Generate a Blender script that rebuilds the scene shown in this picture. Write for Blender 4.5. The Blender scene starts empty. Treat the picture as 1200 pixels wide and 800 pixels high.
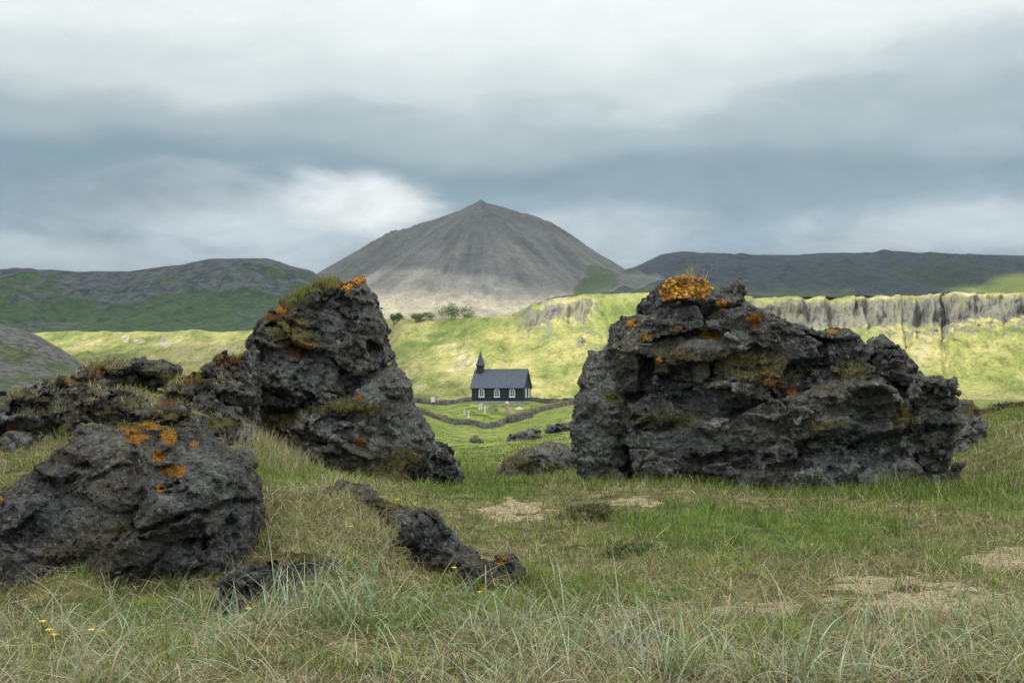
import bpy, math, random
import numpy as np
from mathutils import Vector

random.seed(7)
RNG = np.random.default_rng(11)
SC = bpy.context.scene
COL = SC.collection
R = math.radians

# ------------------------------------------------------------------ camera, world, sun, exposure
CAM_Z, F, PITCH = 1.6, 1667.0, R(2.165)
cd = bpy.data.cameras.new('camera'); cd.lens = 50.0; cd.sensor_width = 36.0
cd.clip_start = 0.1; cd.clip_end = 60000
cam = bpy.data.objects.new('camera', cd); COL.objects.link(cam)
cam.location = (0, 0, CAM_Z); cam.rotation_euler = (R(90) + PITCH, 0, 0)
SC.camera = cam

SUN = np.array([-0.52, -0.60, 0.62]); SUN /= np.linalg.norm(SUN)
sun_el = math.asin(SUN[2]); sun_az = math.atan2(SUN[0], SUN[1])
sd = bpy.data.lights.new('sun', 'SUN'); sd.energy = 4.6; sd.angle = R(0.53); sd.color = (1.0, 0.93, 0.80)
sun = bpy.data.objects.new('sun', sd); COL.objects.link(sun)
sun.rotation_euler = Vector(-SUN).to_track_quat('-Z', 'Y').to_euler()

SC.view_settings.view_transform = 'Standard'; SC.view_settings.look = 'None'
SC.view_settings.gamma = 1.0; SC.view_settings.exposure = 0.12
SC.view_settings.use_curve_mapping = False
SC.render.engine = 'CYCLES'
SC.cycles.max_bounces = 5; SC.cycles.diffuse_bounces = 2; SC.cycles.glossy_bounces = 1
SC.cycles.transmission_bounces = 3; SC.cycles.transparent_max_bounces = 8; SC.cycles.volume_bounces = 0
SC.cycles.use_denoising = True; SC.cycles.denoising_prefilter = 'NONE'


class NT:
    """small helper to wire shader nodes"""
    def __init__(self, tree):
        self.t = tree; self.n = tree.nodes; self.l = tree.links
    def new(self, typ, ins=None, **props):
        nd = self.n.new(typ)
        for k, v in props.items(): setattr(nd, k, v)
        for k, v in (ins or {}).items(): self.set(nd.inputs[k], v)
        return nd
    def set(self, sock, v):
        if isinstance(v, bpy.types.NodeSocket): self.l.new(v, sock)
        elif isinstance(v, bpy.types.Node): self.l.new(v.outputs[0], sock)
        else:
            if hasattr(sock.default_value, '__len__') and not hasattr(v, '__len__'): v = (v,) * len(sock.default_value)
            if sock.type == 'RGBA' and len(v) == 3: v = (*v, 1)
            sock.default_value = v
    def math(self, op, a, b=0.0, c=0.0, clamp=False):
        nd = self.n.new('ShaderNodeMath'); nd.operation = op; nd.use_clamp = clamp
        self.set(nd.inputs[0], a); self.set(nd.inputs[1], b); self.set(nd.inputs[2], c)
        return nd.outputs[0]
    def vmul(self, v, s):
        nd = self.n.new('ShaderNodeVectorMath'); nd.operation = 'MULTIPLY'
        self.set(nd.inputs[0], v); self.set(nd.inputs[1], s); return nd.outputs[0]
    def vadd(self, v, s):
        nd = self.n.new('ShaderNodeVectorMath'); nd.operation = 'ADD'
        self.set(nd.inputs[0], v); self.set(nd.inputs[1], s); return nd.outputs[0]
    def mix(self, f, a, b, blend='MIX'):
        nd = self.n.new('ShaderNodeMix'); nd.data_type = 'RGBA'; nd.blend_type = blend
        self.set(nd.inputs[0], f); self.set(nd.inputs[6], a); self.set(nd.inputs[7], b)
        return nd.outputs[2]
    def step(self, x, lo, hi):
        nd = self.n.new('ShaderNodeMapRange'); nd.interpolation_type = 'SMOOTHSTEP'
        self.set(nd.inputs[0], x); nd.inputs[1].default_value = lo; nd.inputs[2].default_value = hi
        return nd.outputs[0]
    def ramp(self, x, stops, interp='LINEAR'):
        nd = self.n.new('ShaderNodeValToRGB'); cr = nd.color_ramp; cr.interpolation = interp
        while len(cr.elements) < len(stops): cr.elements.new(0.5)
        for e, (p, c) in zip(cr.elements, stops): e.position = p; e.color = (*c, 1)
        self.set(nd.inputs[0], x); return nd.outputs[0]
    def noise(self, vec, scale, detail=5, rough=0.55, dist=0.0):
        nd = self.new('ShaderNodeTexNoise', {'Vector': vec, 'Scale': scale, 'Detail': detail, 'Roughness': rough, 'Distortion': dist})
        return nd.outputs[0]
    def attr(self, name):
        nd = self.n.new('ShaderNodeAttribute'); nd.attribute_name = name; return nd
    def bump(self, h, strength, dist, normal=None):
        nd = self.new('ShaderNodeBump', {'Height': h, 'Strength': strength, 'Distance': dist})
        if normal is not None: self.set(nd.inputs['Normal'], normal)
        return nd.outputs[0]


def new_mat(name):
    m = bpy.data.materials.new(name); m.use_nodes = True
    m.node_tree.nodes.clear(); nt = NT(m.node_tree)
    out = nt.new('ShaderNodeOutputMaterial')
    return m, nt, out


def principled(nt, out, col, rough=0.9, normal=None, spec=0.25):
    p = nt.new('ShaderNodeBsdfPrincipled', {'Base Color': col, 'Roughness': rough, 'Specular IOR Level': spec})
    if normal is not None: nt.set(p.inputs['Normal'], normal)
    nt.l.new(p.outputs[0], out.inputs[0]); return p


# sky: Nishita behind a procedural broken overcast, laid out on the direction of view only
world = bpy.data.worlds.new('World'); SC.world = world; world.use_nodes = True
wt = NT(world.node_tree); wt.n.clear()
wout = wt.new('ShaderNodeOutputWorld')
sky = wt.new('ShaderNodeTexSky', sky_type='NISHITA'); sky.sun_disc = False
sky.sun_elevation = sun_el; sky.sun_rotation = sun_az
tc = wt.new('ShaderNodeTexCoord'); gen = tc.outputs['Generated']
sx = wt.new('ShaderNodeSeparateXYZ', {0: gen})
X_, Y_, Z_ = sx.outputs
az = wt.math('ARCTAN2', X_, Y_)
elev = wt.math('ARCSINE', Z_)
cv = wt.new('ShaderNodeCombineXYZ', {0: wt.math('MULTIPLY', az, 3.2), 1: wt.math('MULTIPLY', elev, 13.0), 2: 1.7}).outputs[0]
cv2 = wt.new('ShaderNodeCombineXYZ', {0: wt.math('MULTIPLY', az, 7.0), 1: wt.math('MULTIPLY', elev, 16.0), 2: 4.2}).outputs[0]
n1 = wt.noise(cv, 1.0, 4, 0.5, 0.3)
n2 = wt.noise(cv2, 1.4, 6, 0.55, 0.2)
# elevation (radians) warped by cloud noise drives the tone of the cloud deck
e2 = wt.math('ADD', elev, wt.math('MULTIPLY', wt.math('SUBTRACT', n1, 0.5), 0.075))
e2 = wt.math('ADD', e2, wt.math('MULTIPLY', wt.math('SUBTRACT', n2, 0.5), 0.05))
tone = wt.ramp(wt.math('MULTIPLY', e2, 1 / 0.6), [
    (0.00, (0.47, 0.55, 0.59)), (0.145, (0.41, 0.49, 0.54)), (0.20, (0.31, 0.41, 0.48)), (0.265, (0.245, 0.345, 0.41)),
    (0.315, (0.40, 0.485, 0.515)), (0.365, (0.66, 0.73, 0.735)), (0.43, (0.85, 0.90, 0.885)), (0.60, (1.4, 1.42, 1.40)), (1.0, (3.4, 3.4, 3.3))], 'EASE')


def sky_patch(px, py, rx, ry, nz, thr=1.0):
    a0 = math.atan((px - 600) / F); e0 = (463 - py) / F
    dx = wt.math('MULTIPLY', wt.math('SUBTRACT', az, a0), F / rx)
    dy = wt.math('MULTIPLY', wt.math('SUBTRACT', elev, e0), F / ry)
    d = wt.math('SQRT', wt.math('ADD', wt.math('MULTIPLY', dx, dx), wt.math('MULTIPLY', dy, dy)))
    d = wt.math('ADD', d, wt.math('MULTIPLY', wt.math('SUBTRACT', n2, 0.5), nz))
    return wt.math('SUBTRACT', 1.0, wt.step(d, 0.35 * thr, 1.15 * thr))


for (px, py, rx, ry, nz, amt, colr) in [
        (300, 262, 260, 58, 1.9, 0.85, (0.62, 0.70, 0.74)), (440, 240, 120, 40, 1.5, 0.95, (0.90, 0.93, 0.93)), (690, 278, 130, 34, 2.0, 0.75, (0.62, 0.70, 0.74)),
        (40, 300, 200, 20, 1.2, 0.5, (0.62, 0.68, 0.71)), (1150, 275, 230, 40, 1.6, 0.8, (0.66, 0.72, 0.75)),
        (1170, 185, 120, 26, 1.8, 0.35, (0.55, 0.62, 0.66)), (760, 272, 130, 36, 1.4, 0.45, (0.52, 0.59, 0.64)),
        (120, 235, 200, 40, 1.4, 0.5, (0.26, 0.33, 0.385)), (900, 215, 260, 34, 1.4, 0.45, (0.28, 0.365, 0.42)),
        (1190, 100, 200, 60, 1.4, 0.55, (0.40, 0.48, 0.52))]:
    tone = wt.mix(wt.math('MULTIPLY', sky_patch(px, py, rx, ry, nz), amt), tone, colr)
cv3 = wt.new('ShaderNodeCombineXYZ', {0: wt.math('MULTIPLY', az, 16.0), 1: wt.math('MULTIPLY', elev, 40.0), 2: 9.1}).outputs[0]
n3 = wt.noise(cv3, 1.0, 7, 0.62, 0.6)
lowband = wt.math('SUBTRACT', 1.0, wt.step(elev, 0.10, 0.19))
tex = wt.math('ADD', 1.0, wt.math('MULTIPLY', wt.math('SUBTRACT', n3, 0.5), wt.math('ADD', 0.16, wt.math('MULTIPLY', lowband, 0.60))))
tone = wt.vmul(tone, wt.new('ShaderNodeCombineXYZ', {0: tex, 1: tex, 2: tex}).outputs[0])
SKYK = 0.1
tone10 = wt.vmul(tone, 1.0 / SKYK)
skymix = wt.mix(0.94, sky.outputs[0], tone10)
bg = wt.new('ShaderNodeBackground', {'Color': skymix, 'Strength': SKYK})
wt.l.new(bg.outputs[0], wout.inputs[0])

# ------------------------------------------------------------------ maths helpers
def P(px, py, Yd):
    """the point at forward distance Yd seen at photo pixel (px, py)"""
    px = np.asarray(px, float); py = np.asarray(py, float); Yd = np.asarray(Yd, float)
    a = (px - 600) / F; b = (400 - py) / F
    dy = math.cos(PITCH) - b * math.sin(PITCH); dz = math.sin(PITCH) + b * math.cos(PITCH)
    return np.stack([a / dy * Yd, Yd + 0 * a, CAM_Z + dz / dy * Yd], -1)


def proj(v):
    d = v - np.array([0, 0, CAM_Z])
    dep = d[..., 1] * math.cos(PITCH) + d[..., 2] * math.sin(PITCH)
    up = -d[..., 1] * math.sin(PITCH) + d[..., 2] * math.cos(PITCH)
    dep = np.maximum(dep, 0.01)
    return 600 + F * d[..., 0] / dep, 400 - F * up / dep


_p = np.random.default_rng(5).permutation(512); PERM = np.concatenate([_p, _p, _p]).astype(np.int32)
_g = np.random.default_rng(6).normal(size=(512, 3)); GRAD = (_g / np.linalg.norm(_g, axis=1)[:, None]).astype(np.float32)
RND = np.random.default_rng(9).random((512, 4)).astype(np.float32)


def _h(i, j, k):
    return PERM[PERM[PERM[i & 511] + (j & 511)] + (k & 511)]


def perlin(p):
    p = np.asarray(p, np.float32)
    ip = np.floor(p).astype(np.int32); f = p - ip
    u = f * f * f * (f * (f * 6 - 15) + 10)
    r = 0
    for dx in (0, 1):
        wx = u[..., 0] if dx else 1 - u[..., 0]
        for dy in (0, 1):
            wy = u[..., 1] if dy else 1 - u[..., 1]
            for dz in (0, 1):
                wz = u[..., 2] if dz else 1 - u[..., 2]
                g = GRAD[_h(ip[..., 0] + dx, ip[..., 1] + dy, ip[..., 2] + dz)]
                d = g[..., 0] * (f[..., 0] - dx) + g[..., 1] * (f[..., 1] - dy) + g[..., 2] * (f[..., 2] - dz)
                r = r + wx * wy * wz * d
    return r * 1.5


def fbm(p, octv=4, lac=2.03, gain=0.5):
    p = np.asarray(p, np.float32); a = 1.0; r = 0
    for o in range(octv):
        r = r + a * perlin(p); p = p * lac + 17.3; a *= gain
    return r


def fbm2(x, y, s, octv=4, seed=0.0):
    q = np.stack([np.asarray(x) * s, np.asarray(y) * s, np.zeros_like(x) + seed + 0.37], -1)
    return fbm(q, octv)


def voronoi(p):
    """nearest two cell points of a jittered lattice: distances, random value, random facet tilt"""
    p = np.asarray(p, np.float32); ip = np.floor(p - .5).astype(np.int32); f = p - ip
    d1 = np.full(p.shape[:-1], 99, np.float32); d2 = d1.copy(); cid = np.zeros(p.shape[:-1], np.int32)
    for dx in (0, 1):
        for dy in (0, 1):
            for dz in (0, 1):
                h = _h(ip[..., 0] + dx, ip[..., 1] + dy, ip[..., 2] + dz)
                q = RND[h]
                d = (dx + .12 + .76 * q[..., 0] - f[..., 0]) ** 2 + (dy + .12 + .76 * q[..., 1] - f[..., 1]) ** 2 + (dz + .12 + .76 * q[..., 2] - f[..., 2]) ** 2
                c = d < d1
                d2 = np.where(c, d1, np.minimum(d2, d))
                if dx + dy + dz == 0: tv = f - (.12 + .76 * q[..., :3])
                else: tv = np.where(c[..., None], f - np.array([dx, dy, dz], np.float32) - (.12 + .76 * q[..., :3]), tv)
                d1 = np.where(c, d, d1); cid = np.where(c, h, cid)
    return np.sqrt(d1), np.sqrt(d2), RND[cid, 3], (tv * GRAD[cid]).sum(-1)


def smooth(x, a, b):
    t = np.clip((x - a) / (b - a), 0, 1); return t * t * (3 - 2 * t)


# ------------------------------------------------------------------ object helpers
def tag(o, label=None, cat=None, group=None, kind=None):
    if label: o['label'] = label
    if cat: o['category'] = cat
    if group: o['group'] = group
    if kind: o['kind'] = kind
    return o


def empty(name, loc=(0, 0, 0), rz=0.0):
    o = bpy.data.objects.new(name, None); o.empty_display_size = 0.2
    COL.objects.link(o); o.location = [float(c) for c in loc]; o.rotation_euler = (0, 0, rz); return o


def link_mesh(name, me, mat=None, parent=None):
    o = bpy.data.objects.new(name, me); COL.objects.link(o)
    if mat is not None: me.materials.append(mat)
    if parent is not None: o.parent = parent
    return o


def np_mesh(name, V, Q, smooth_=True):
    """mesh from an (n,3) vertex array and an (m,k) face array"""
    me = bpy.data.meshes.new(name)
    V = np.ascontiguousarray(V, np.float32); Q = np.ascontiguousarray(Q, np.int32)
    m, k = Q.shape
    me.vertices.add(len(V)); me.vertices.foreach_set('co', V.ravel())
    me.loops.add(m * k); me.loops.foreach_set('vertex_index', Q.ravel())
    me.polygons.add(m); me.polygons.foreach_set('loop_start', np.arange(0, m * k, k, dtype=np.int32))
    try: me.polygons.foreach_set('loop_total', np.full(m, k, np.int32))
    except Exception: pass
    me.polygons.foreach_set('use_smooth', np.full(m, smooth_, bool))
    me.update(calc_edges=True); return me


def fattr(me, name, arr):
    a = me.attributes.new(name, 'FLOAT', 'POINT'); a.data.foreach_set('value', np.ascontiguousarray(arr, np.float32))


def cattr(me, name, rgb):
    a = me.attributes.new(name, 'FLOAT_COLOR', 'POINT')
    c = np.ones((len(rgb), 4), np.float32); c[:, :3] = rgb; a.data.foreach_set('color', c.ravel())


def grid_faces(nr, nc, flip=False):
    i = np.arange(nr - 1)[:, None] * nc + np.arange(nc - 1)[None, :]
    q = np.stack([i, i + 1, i + nc + 1, i + nc], -1).reshape(-1, 4)
    return q[:, ::-1] if flip else q


class MB:
    """collects boxes, prisms and tubes, then links them as one mesh object"""
    def __init__(self): self.v = []; self.f = []
    def add(self, v, f):
        b = len(self.v); self.v += [tuple(map(float, q)) for q in v]; self.f += [tuple(b + i for i in q) for q in f]; return self
    def box(self, c, s, rz=0.0):
        v = []
        for z in (-1, 1):
            for (x, y) in ((-1, -1), (1, -1), (1, 1), (-1, 1)):
                X, Yv = x * s[0] / 2, y * s[1] / 2
                v.append((c[0] + X * math.cos(rz) - Yv * math.sin(rz), c[1] + X * math.sin(rz) + Yv * math.cos(rz), c[2] + z * s[2] / 2))
        return self.add(v, [(3, 2, 1, 0), (4, 5, 6, 7), (0, 1, 5, 4), (1, 2, 6, 5), (2, 3, 7, 6), (3, 0, 4, 7)])
    def loft(self, rings, cap=True):
        n = len(rings[0]); b = len(self.v)
        self.v += [tuple(map(float, q)) for r in rings for q in r]
        for i in range(len(rings) - 1):
            for j in range(n):
                k = (j + 1) % n
                self.f.append((b + i * n + j, b + i * n + k, b + (i + 1) * n + k, b + (i + 1) * n + j))
        if cap:
            self.f.append(tuple(b + j for j in reversed(range(n)))); self.f.append(tuple(b + (len(rings) - 1) * n + j for j in range(n)))
        return self
    def prism_y(self, pts, y0, y1):
        """outline in (x, z) extruded along y; outline runs counter-clockwise seen from -y"""
        return self.loft([[(x, y1, z) for x, z in pts], [(x, y0, z) for x, z in pts]])
    def tube(self, pts, rads, n=6):
        rings = []
        for i, p in enumerate(pts):
            a = Vector(pts[max(0, i - 1)]); c = Vector(pts[min(len(pts) - 1, i + 1)]); d = (c - a).normalized()
            u = d.orthogonal().normalized(); w = d.cross(u)
            rings.append([tuple(Vector(p) + rads[i] * (math.cos(2 * math.pi * k / n) * u + math.sin(2 * math.pi * k / n) * w)) for k in range(n)])
        return self.loft(rings)
    def build(self, name, mat, parent=None, smooth_=False):
        me = bpy.data.meshes.new(name); me.from_pydata(self.v, [], self.f); me.update()
        if smooth_: me.polygons.foreach_set('use_smooth', np.ones(len(me.polygons), bool))
        return link_mesh(name, me, mat, parent)


# ------------------------------------------------------------------ ground relief
CTRL = []                                        # (px, distance, z)
def cz(*rows):
    for px, Yd, z in rows: CTRL.append((px, Yd, z))
def cy(*rows):
    for px, Yd, py in rows: CTRL.append((px, Yd, float(P(px, py, Yd)[2])))
for px in (-900, -100, 600, 1300, 2100): cz((px, 4, -0.02))
for px in (-900, 2100): cz((px, 10, .2), (px, 24, .8), (px, 70, .6), (px, 240, .2), (px, 900, -1))
cz((0, 8, 0), (300, 8, .02), (600, 8, .0), (900, 8, .0), (1200, 8, .02))
cz((0, 10, -.04), (150, 10, -.05), (300, 10, -.02), (600, 10, 0), (900, 10, -.02), (1200, 10, 0))
cz((0, 12, -.10), (150, 12, -.14), (290, 12, -.08), (340, 11.8, .06), (450, 11.8, .10), (600, 12, -.02), (900, 12, -.03), (1200, 12, 0))
cy((60, 15.5, 560), (300, 14.5, 592), (410, 14.8, 574))
cz((500, 14, .06), (570, 14.5, -.05), (540, 12.6, -.02), (700, 14.5, -.02), (900, 14.5, 0), (1200, 14.5, .05))
cy((0, 18, 520), (130, 18, 518), (250, 18, 528), (330, 18, 552), (430, 18, 578), (540, 18, 608))
cz((700, 18, 0), (900, 18, 0), (1150, 18, .05), (-150, 20, 1.2))
cy((150, 26, 452), (20, 26, 480), (130, 22, 478), (20, 22, 500), (280, 24, 500), (380, 24, 552), (460, 24, 562), (540, 24, 572), (610, 24, 573))
cz((700, 24, .12), (800, 24, .15), (900, 24, 0), (1050, 24, 0), (1090, 24, -.02), (1130, 24, .0), (1165, 24, .12), (1300, 24, .35)); cy((1160, 29, 520), (1260, 29, 500), (1100, 29, 552))
cz((0, 35, .9), (300, 35, .5), (540, 35, -.30), (800, 35, -.2)); cy((620, 35, 560), (1150, 35, 500))
cz((0, 70, .4), (300, 70, -.5), (900, 70, -.5)); cy((550, 70, 536), (620, 70, 531), (1160, 70, 489))
cz((0, 150, -.2), (300, 150, -2), (900, 150, -1.2)); cy((530, 150, 519), (600, 150, 516), (680, 150, 506), (1160, 150, 482))
cy((500, 240, 497), (570, 238, 509), (640, 240, 492), (690, 240, 481), (1160, 240, 477), (300, 240, 480), (0, 240, 470))
cy((568, 257, 503.5), (535, 262, 498), (498, 268, 486), (590, 262, 498.6), (610, 268, 489), (627, 274, 485), (645, 280, 479), (672, 287, 473.5))
cy((553, 285, 471.3), (587, 285, 471.3), (620, 285, 471.3), (550, 272, 484), (600, 275, 481))
cy((480, 300, 470.5), (553, 305, 471), (622, 302, 470.5), (690, 300, 471), (900, 300, 472), (1200, 300, 473), (0, 300, 470))
for px in (-100, 400, 600, 800, 1300): cz((px, 345, -.4), (px, 450, -1), (px, 900, -1.2), (px, 4000, -1.2))
CT = np.array(CTRL)


def uv_of(x, y):
    Yc = np.maximum(y, 4.0)
    return np.stack([x / Yc * F / 100.0, 2.4 * np.log(Yc)], -1)


_c = uv_of((CT[:, 0] - 600) / F * CT[:, 1], CT[:, 1])


def _k(r2): return np.where(r2 > 0, 0.5 * r2 * np.log(r2 + 1e-12), 0)


_n = len(CT)
_A = np.zeros((_n + 3, _n + 3)); _r2 = ((_c[:, None] - _c[None]) ** 2).sum(-1)
_A[:_n, :_n] = _k(_r2) + 0.01 * np.eye(_n); _A[:_n, _n] = 1; _A[:_n, _n + 1:] = _c; _A[_n:, :_n] = _A[:_n, _n:].T
TPS = np.linalg.solve(_A, np.concatenate([CT[:, 2], np.zeros(3)]))


def zg(x, y, detail=True):
    """ground height at (x, y)"""
    x = np.asarray(x, float); y = np.asarray(y, float); sh = np.broadcast(x, y).shape
    x = np.broadcast_to(x, sh).ravel(); y = np.broadcast_to(y, sh).ravel()
    q = uv_of(x, np.minimum(y, 6000)); z = np.empty(len(x))
    for s in range(0, len(x), 40000):
        e = slice(s, s + 40000)
        r2 = ((q[e, None] - _c[None]) ** 2).sum(-1)
        z[e] = _k(r2) @ TPS[:_n] + TPS[_n] + q[e] @ TPS[_n + 1:]
    far = smooth(y, 420, 700); z = z * (1 - far) + far * -1.2
    z = np.clip(z, -7, 4)
    if detail:
        a = 1 - smooth(y, 30, 90)
        z = z + a * (0.055 * fbm2(x, y, 0.9, 3, 2.0) + 0.035 * fbm2(x, y, 3.1, 2, 5.0))
        b = smooth(y, 30, 90) * (1 - smooth(y, 230, 255)) + 0.2 * smooth(y, 300, 340)
        z = z + b * 0.30 * fbm2(x, y, 0.12, 3, 8.0)
    return z.reshape(sh)


def blob(px, py, spots):
    """how far inside any of the (px, py, rx, ry) ellipses: 1 in the middle, 0 at the rim"""
    m = np.zeros(px.shape, np.float32)
    for (cx, cyy, rx, ry) in spots:
        m = np.maximum(m, 1 - ((px - cx) / rx) ** 2 - ((py - cyy) / ry) ** 2)
    return np.clip(m, 0, 1)


# where bare sand and dry turf lie (traced as patches on the ground)
SAND = [(603, 597, 66, 17), (1120, 706, 140, 36), (1000, 690, 80, 18), (1190, 655, 70, 22), (880, 712, 70, 14), (750, 588, 50, 9), (1040, 740, 90, 16), (480, 772, 90, 10), (850, 780, 120, 10)]
GREEN = [(890, 625, 210, 42), (1150, 582, 120, 22), (200, 715, 190, 34), (560, 560, 90, 40), (620, 700, 260, 26), (450, 720, 160, 26),
         (760, 620, 60, 20), (600, 520, 90, 40), (330, 545, 70, 30)]


def ground_fields(x, y, z):
    px, py = proj(np.stack([x, y, z], -1))
    nb = fbm2(x, y, 1.3, 4, 1.0); nb2 = fbm2(x, y, 0.45, 3, 9.0)
    nh = fbm2(x, y, 4.5, 3, 13.0)
    sb = blob(px, py, SAND); sand = np.clip(sb * 1.3 + (0.8 * nb + .8 * nh) * (sb > 0) - 0.38, 0, 1) * (y < 60)
    green = np.clip(blob(px, py, GREEN) * 1.5 + 0.7 * nb2 + 0.25 * nb - 0.15 + 0.9 * smooth(y, 27, 45), 0, 1)
    return sand, green


# ------------------------------------------------------------------ setting materials
def mat_ground():
    m, t, out = new_mat('ground_turf')
    pos = t.new('ShaderNodeNewGeometry').outputs['Position']
    sand = t.attr('sand').outputs['Fac']; green = t.attr('green').outputs['Fac']; far = t.attr('far').outputs['Fac']
    a = t.noise(pos, 3.0, 8, 0.65); b = t.noise(pos, 22.0, 6, 0.7); c = t.noise(pos, 0.35, 6, 0.6)
    dry = t.ramp(a, [(0.32, (.035, .03, .014)), (0.5, (.085, .08, .03)), (0.68, (.20, .175, .085))])
    grn = t.ramp(a, [(0.32, (.028, .038, .010)), (0.52, (.065, .095, .02)), (0.7, (.15, .18, .05))])
    near = t.mix(green, dry, grn)
    f1 = t.ramp(c, [(0.34, (.075, .11, .022)), (0.48, (.125, .175, .034)), (0.58, (.19, .215, .055)), (0.68, (.22, .19, .085))])
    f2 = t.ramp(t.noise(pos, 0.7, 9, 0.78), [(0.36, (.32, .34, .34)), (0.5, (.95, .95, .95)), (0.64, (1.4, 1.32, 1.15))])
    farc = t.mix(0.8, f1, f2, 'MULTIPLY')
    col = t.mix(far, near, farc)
    sc = t.ramp(b, [(.34, (.10, .078, .045)), (.47, (.25, .20, .125)), (.62, (.40, .33, .22))])
    col = t.mix(t.step(t.math('ADD', sand, t.math('MULTIPLY', t.math('SUBTRACT', a, .5), .6)), .35, .6), col, sc)
    h = t.math('ADD', t.math('MULTIPLY', b, .5), a)
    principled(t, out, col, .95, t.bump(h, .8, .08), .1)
    return m


def mat_hillside():
    """grassy talus with pale streaks below grey cliffs"""
    m, t, out = new_mat('hillside_grass_and_cliff')
    g = t.new('ShaderNodeNewGeometry'); pos = g.outputs['Position']; rock = t.attr('rock').outputs['Fac']; tan = t.attr('tan').outputs['Fac']
    lush = t.attr('lush').outputs['Fac']
    st = t.noise(t.vmul(pos, (1, .25, .25)), .035, 7, .62, .5)
    a = t.noise(pos, .012, 7, .6, .4); b = t.noise(t.vmul(pos, (1, .5, .6)), .10, 9, .74)
    grass = t.ramp(t.math('ADD', t.math('MULTIPLY', a, .55), t.math('MULTIPLY', st, .45)),
                   [(.37, (.095, .135, .034)), (.45, (.185, .21, .06)), (.53, (.285, .275, .10)), (.61, (.35, .31, .165))])
    grass = t.mix(t.math('MULTIPLY', lush, .8), grass, (.14, .19, .045))
    stony = t.ramp(b, [(.3, (.22, .20, .16)), (.6, (.42, .38, .29)), (.75, (.52, .47, .36))])
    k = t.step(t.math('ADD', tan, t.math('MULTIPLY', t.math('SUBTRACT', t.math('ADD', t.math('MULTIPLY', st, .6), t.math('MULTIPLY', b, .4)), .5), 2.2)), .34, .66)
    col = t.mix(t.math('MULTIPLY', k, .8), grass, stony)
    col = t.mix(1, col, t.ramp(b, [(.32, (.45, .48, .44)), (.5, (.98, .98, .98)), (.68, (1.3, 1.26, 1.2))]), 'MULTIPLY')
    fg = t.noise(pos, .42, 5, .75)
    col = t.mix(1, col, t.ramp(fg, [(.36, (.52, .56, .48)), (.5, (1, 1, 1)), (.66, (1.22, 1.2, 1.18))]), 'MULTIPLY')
    cols = t.noise(t.vmul(pos, (1, .6, .38)), .13, 8, .72, .6)
    c2 = t.noise(t.vmul(pos, (1, .7, .5)), .33, 7, .75)
    cliff = t.ramp(t.math('ADD', t.math('MULTIPLY', cols, .55), t.math('MULTIPLY', c2, .45)), [(.40, (.035, .038, .042)), (.46, (.10, .10, .094)), (.52, (.19, .185, .16)), (.57, (.16, .17, .085)), (.62, (.25, .24, .195)), (.7, (.31, .30, .25))])
    nz = t.new('ShaderNodeSeparateXYZ', {0: g.outputs['Normal']}).outputs[2]
    rk = t.math('MULTIPLY', rock, t.math('SUBTRACT', 1, t.step(t.math('ADD', nz, t.math('MULTIPLY', t.math('SUBTRACT', b, .5), .8)), .74, .94)))
    col = t.mix(rk, col, cliff)
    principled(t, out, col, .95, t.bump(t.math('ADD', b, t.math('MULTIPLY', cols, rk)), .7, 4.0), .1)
    return m


def mat_cone():
    m, t, out = new_mat('grey_scree')
    g = t.new('ShaderNodeNewGeometry'); pos = g.outputs['Position']
    gul = t.attr('gully').outputs['Fac']; green = t.attr('green').outputs['Fac']; low = t.attr('low').outputs['Fac']
    a = t.noise(pos, .006, 6, .6, .3); b = t.noise(pos, .05, 8, .7)
    col = t.ramp(t.math('ADD', t.math('MULTIPLY', gul, .30), t.math('MULTIPLY', a, .70)),
                 [(.34, (.12, .12, .117)), (.5, (.185, .184, .176)), (.66, (.26, .256, .24))])
    col = t.mix(low, col, t.ramp(b, [(.3, (.32, .30, .23)), (.6, (.44, .41, .31))]))
    col = t.mix(1, col, t.ramp(b, [(.3, (.72, .72, .72)), (.55, (1, 1, 1)), (.75, (1.15, 1.14, 1.1))]), 'MULTIPLY')
    gk = t.step(t.math('ADD', green, t.math('MULTIPLY', t.math('SUBTRACT', b, .5), .9)), .35, .6)
    col = t.mix(gk, col, t.ramp(a, [(.35, (.06, .085, .035)), (.65, (.12, .15, .06))]))
    fine = t.noise(pos, .14, 6, .75)
    col = t.mix(1, col, t.ramp(fine, [(.36, (.78, .78, .78)), (.5, (1, 1, 1)), (.64, (1.18, 1.17, 1.15))]), 'MULTIPLY')
    principled(t, out, col, .95, t.bump(t.math('ADD', b, t.math('MULTIPLY', fine, .5)), .9, 9.0), .1)
    return m


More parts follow.
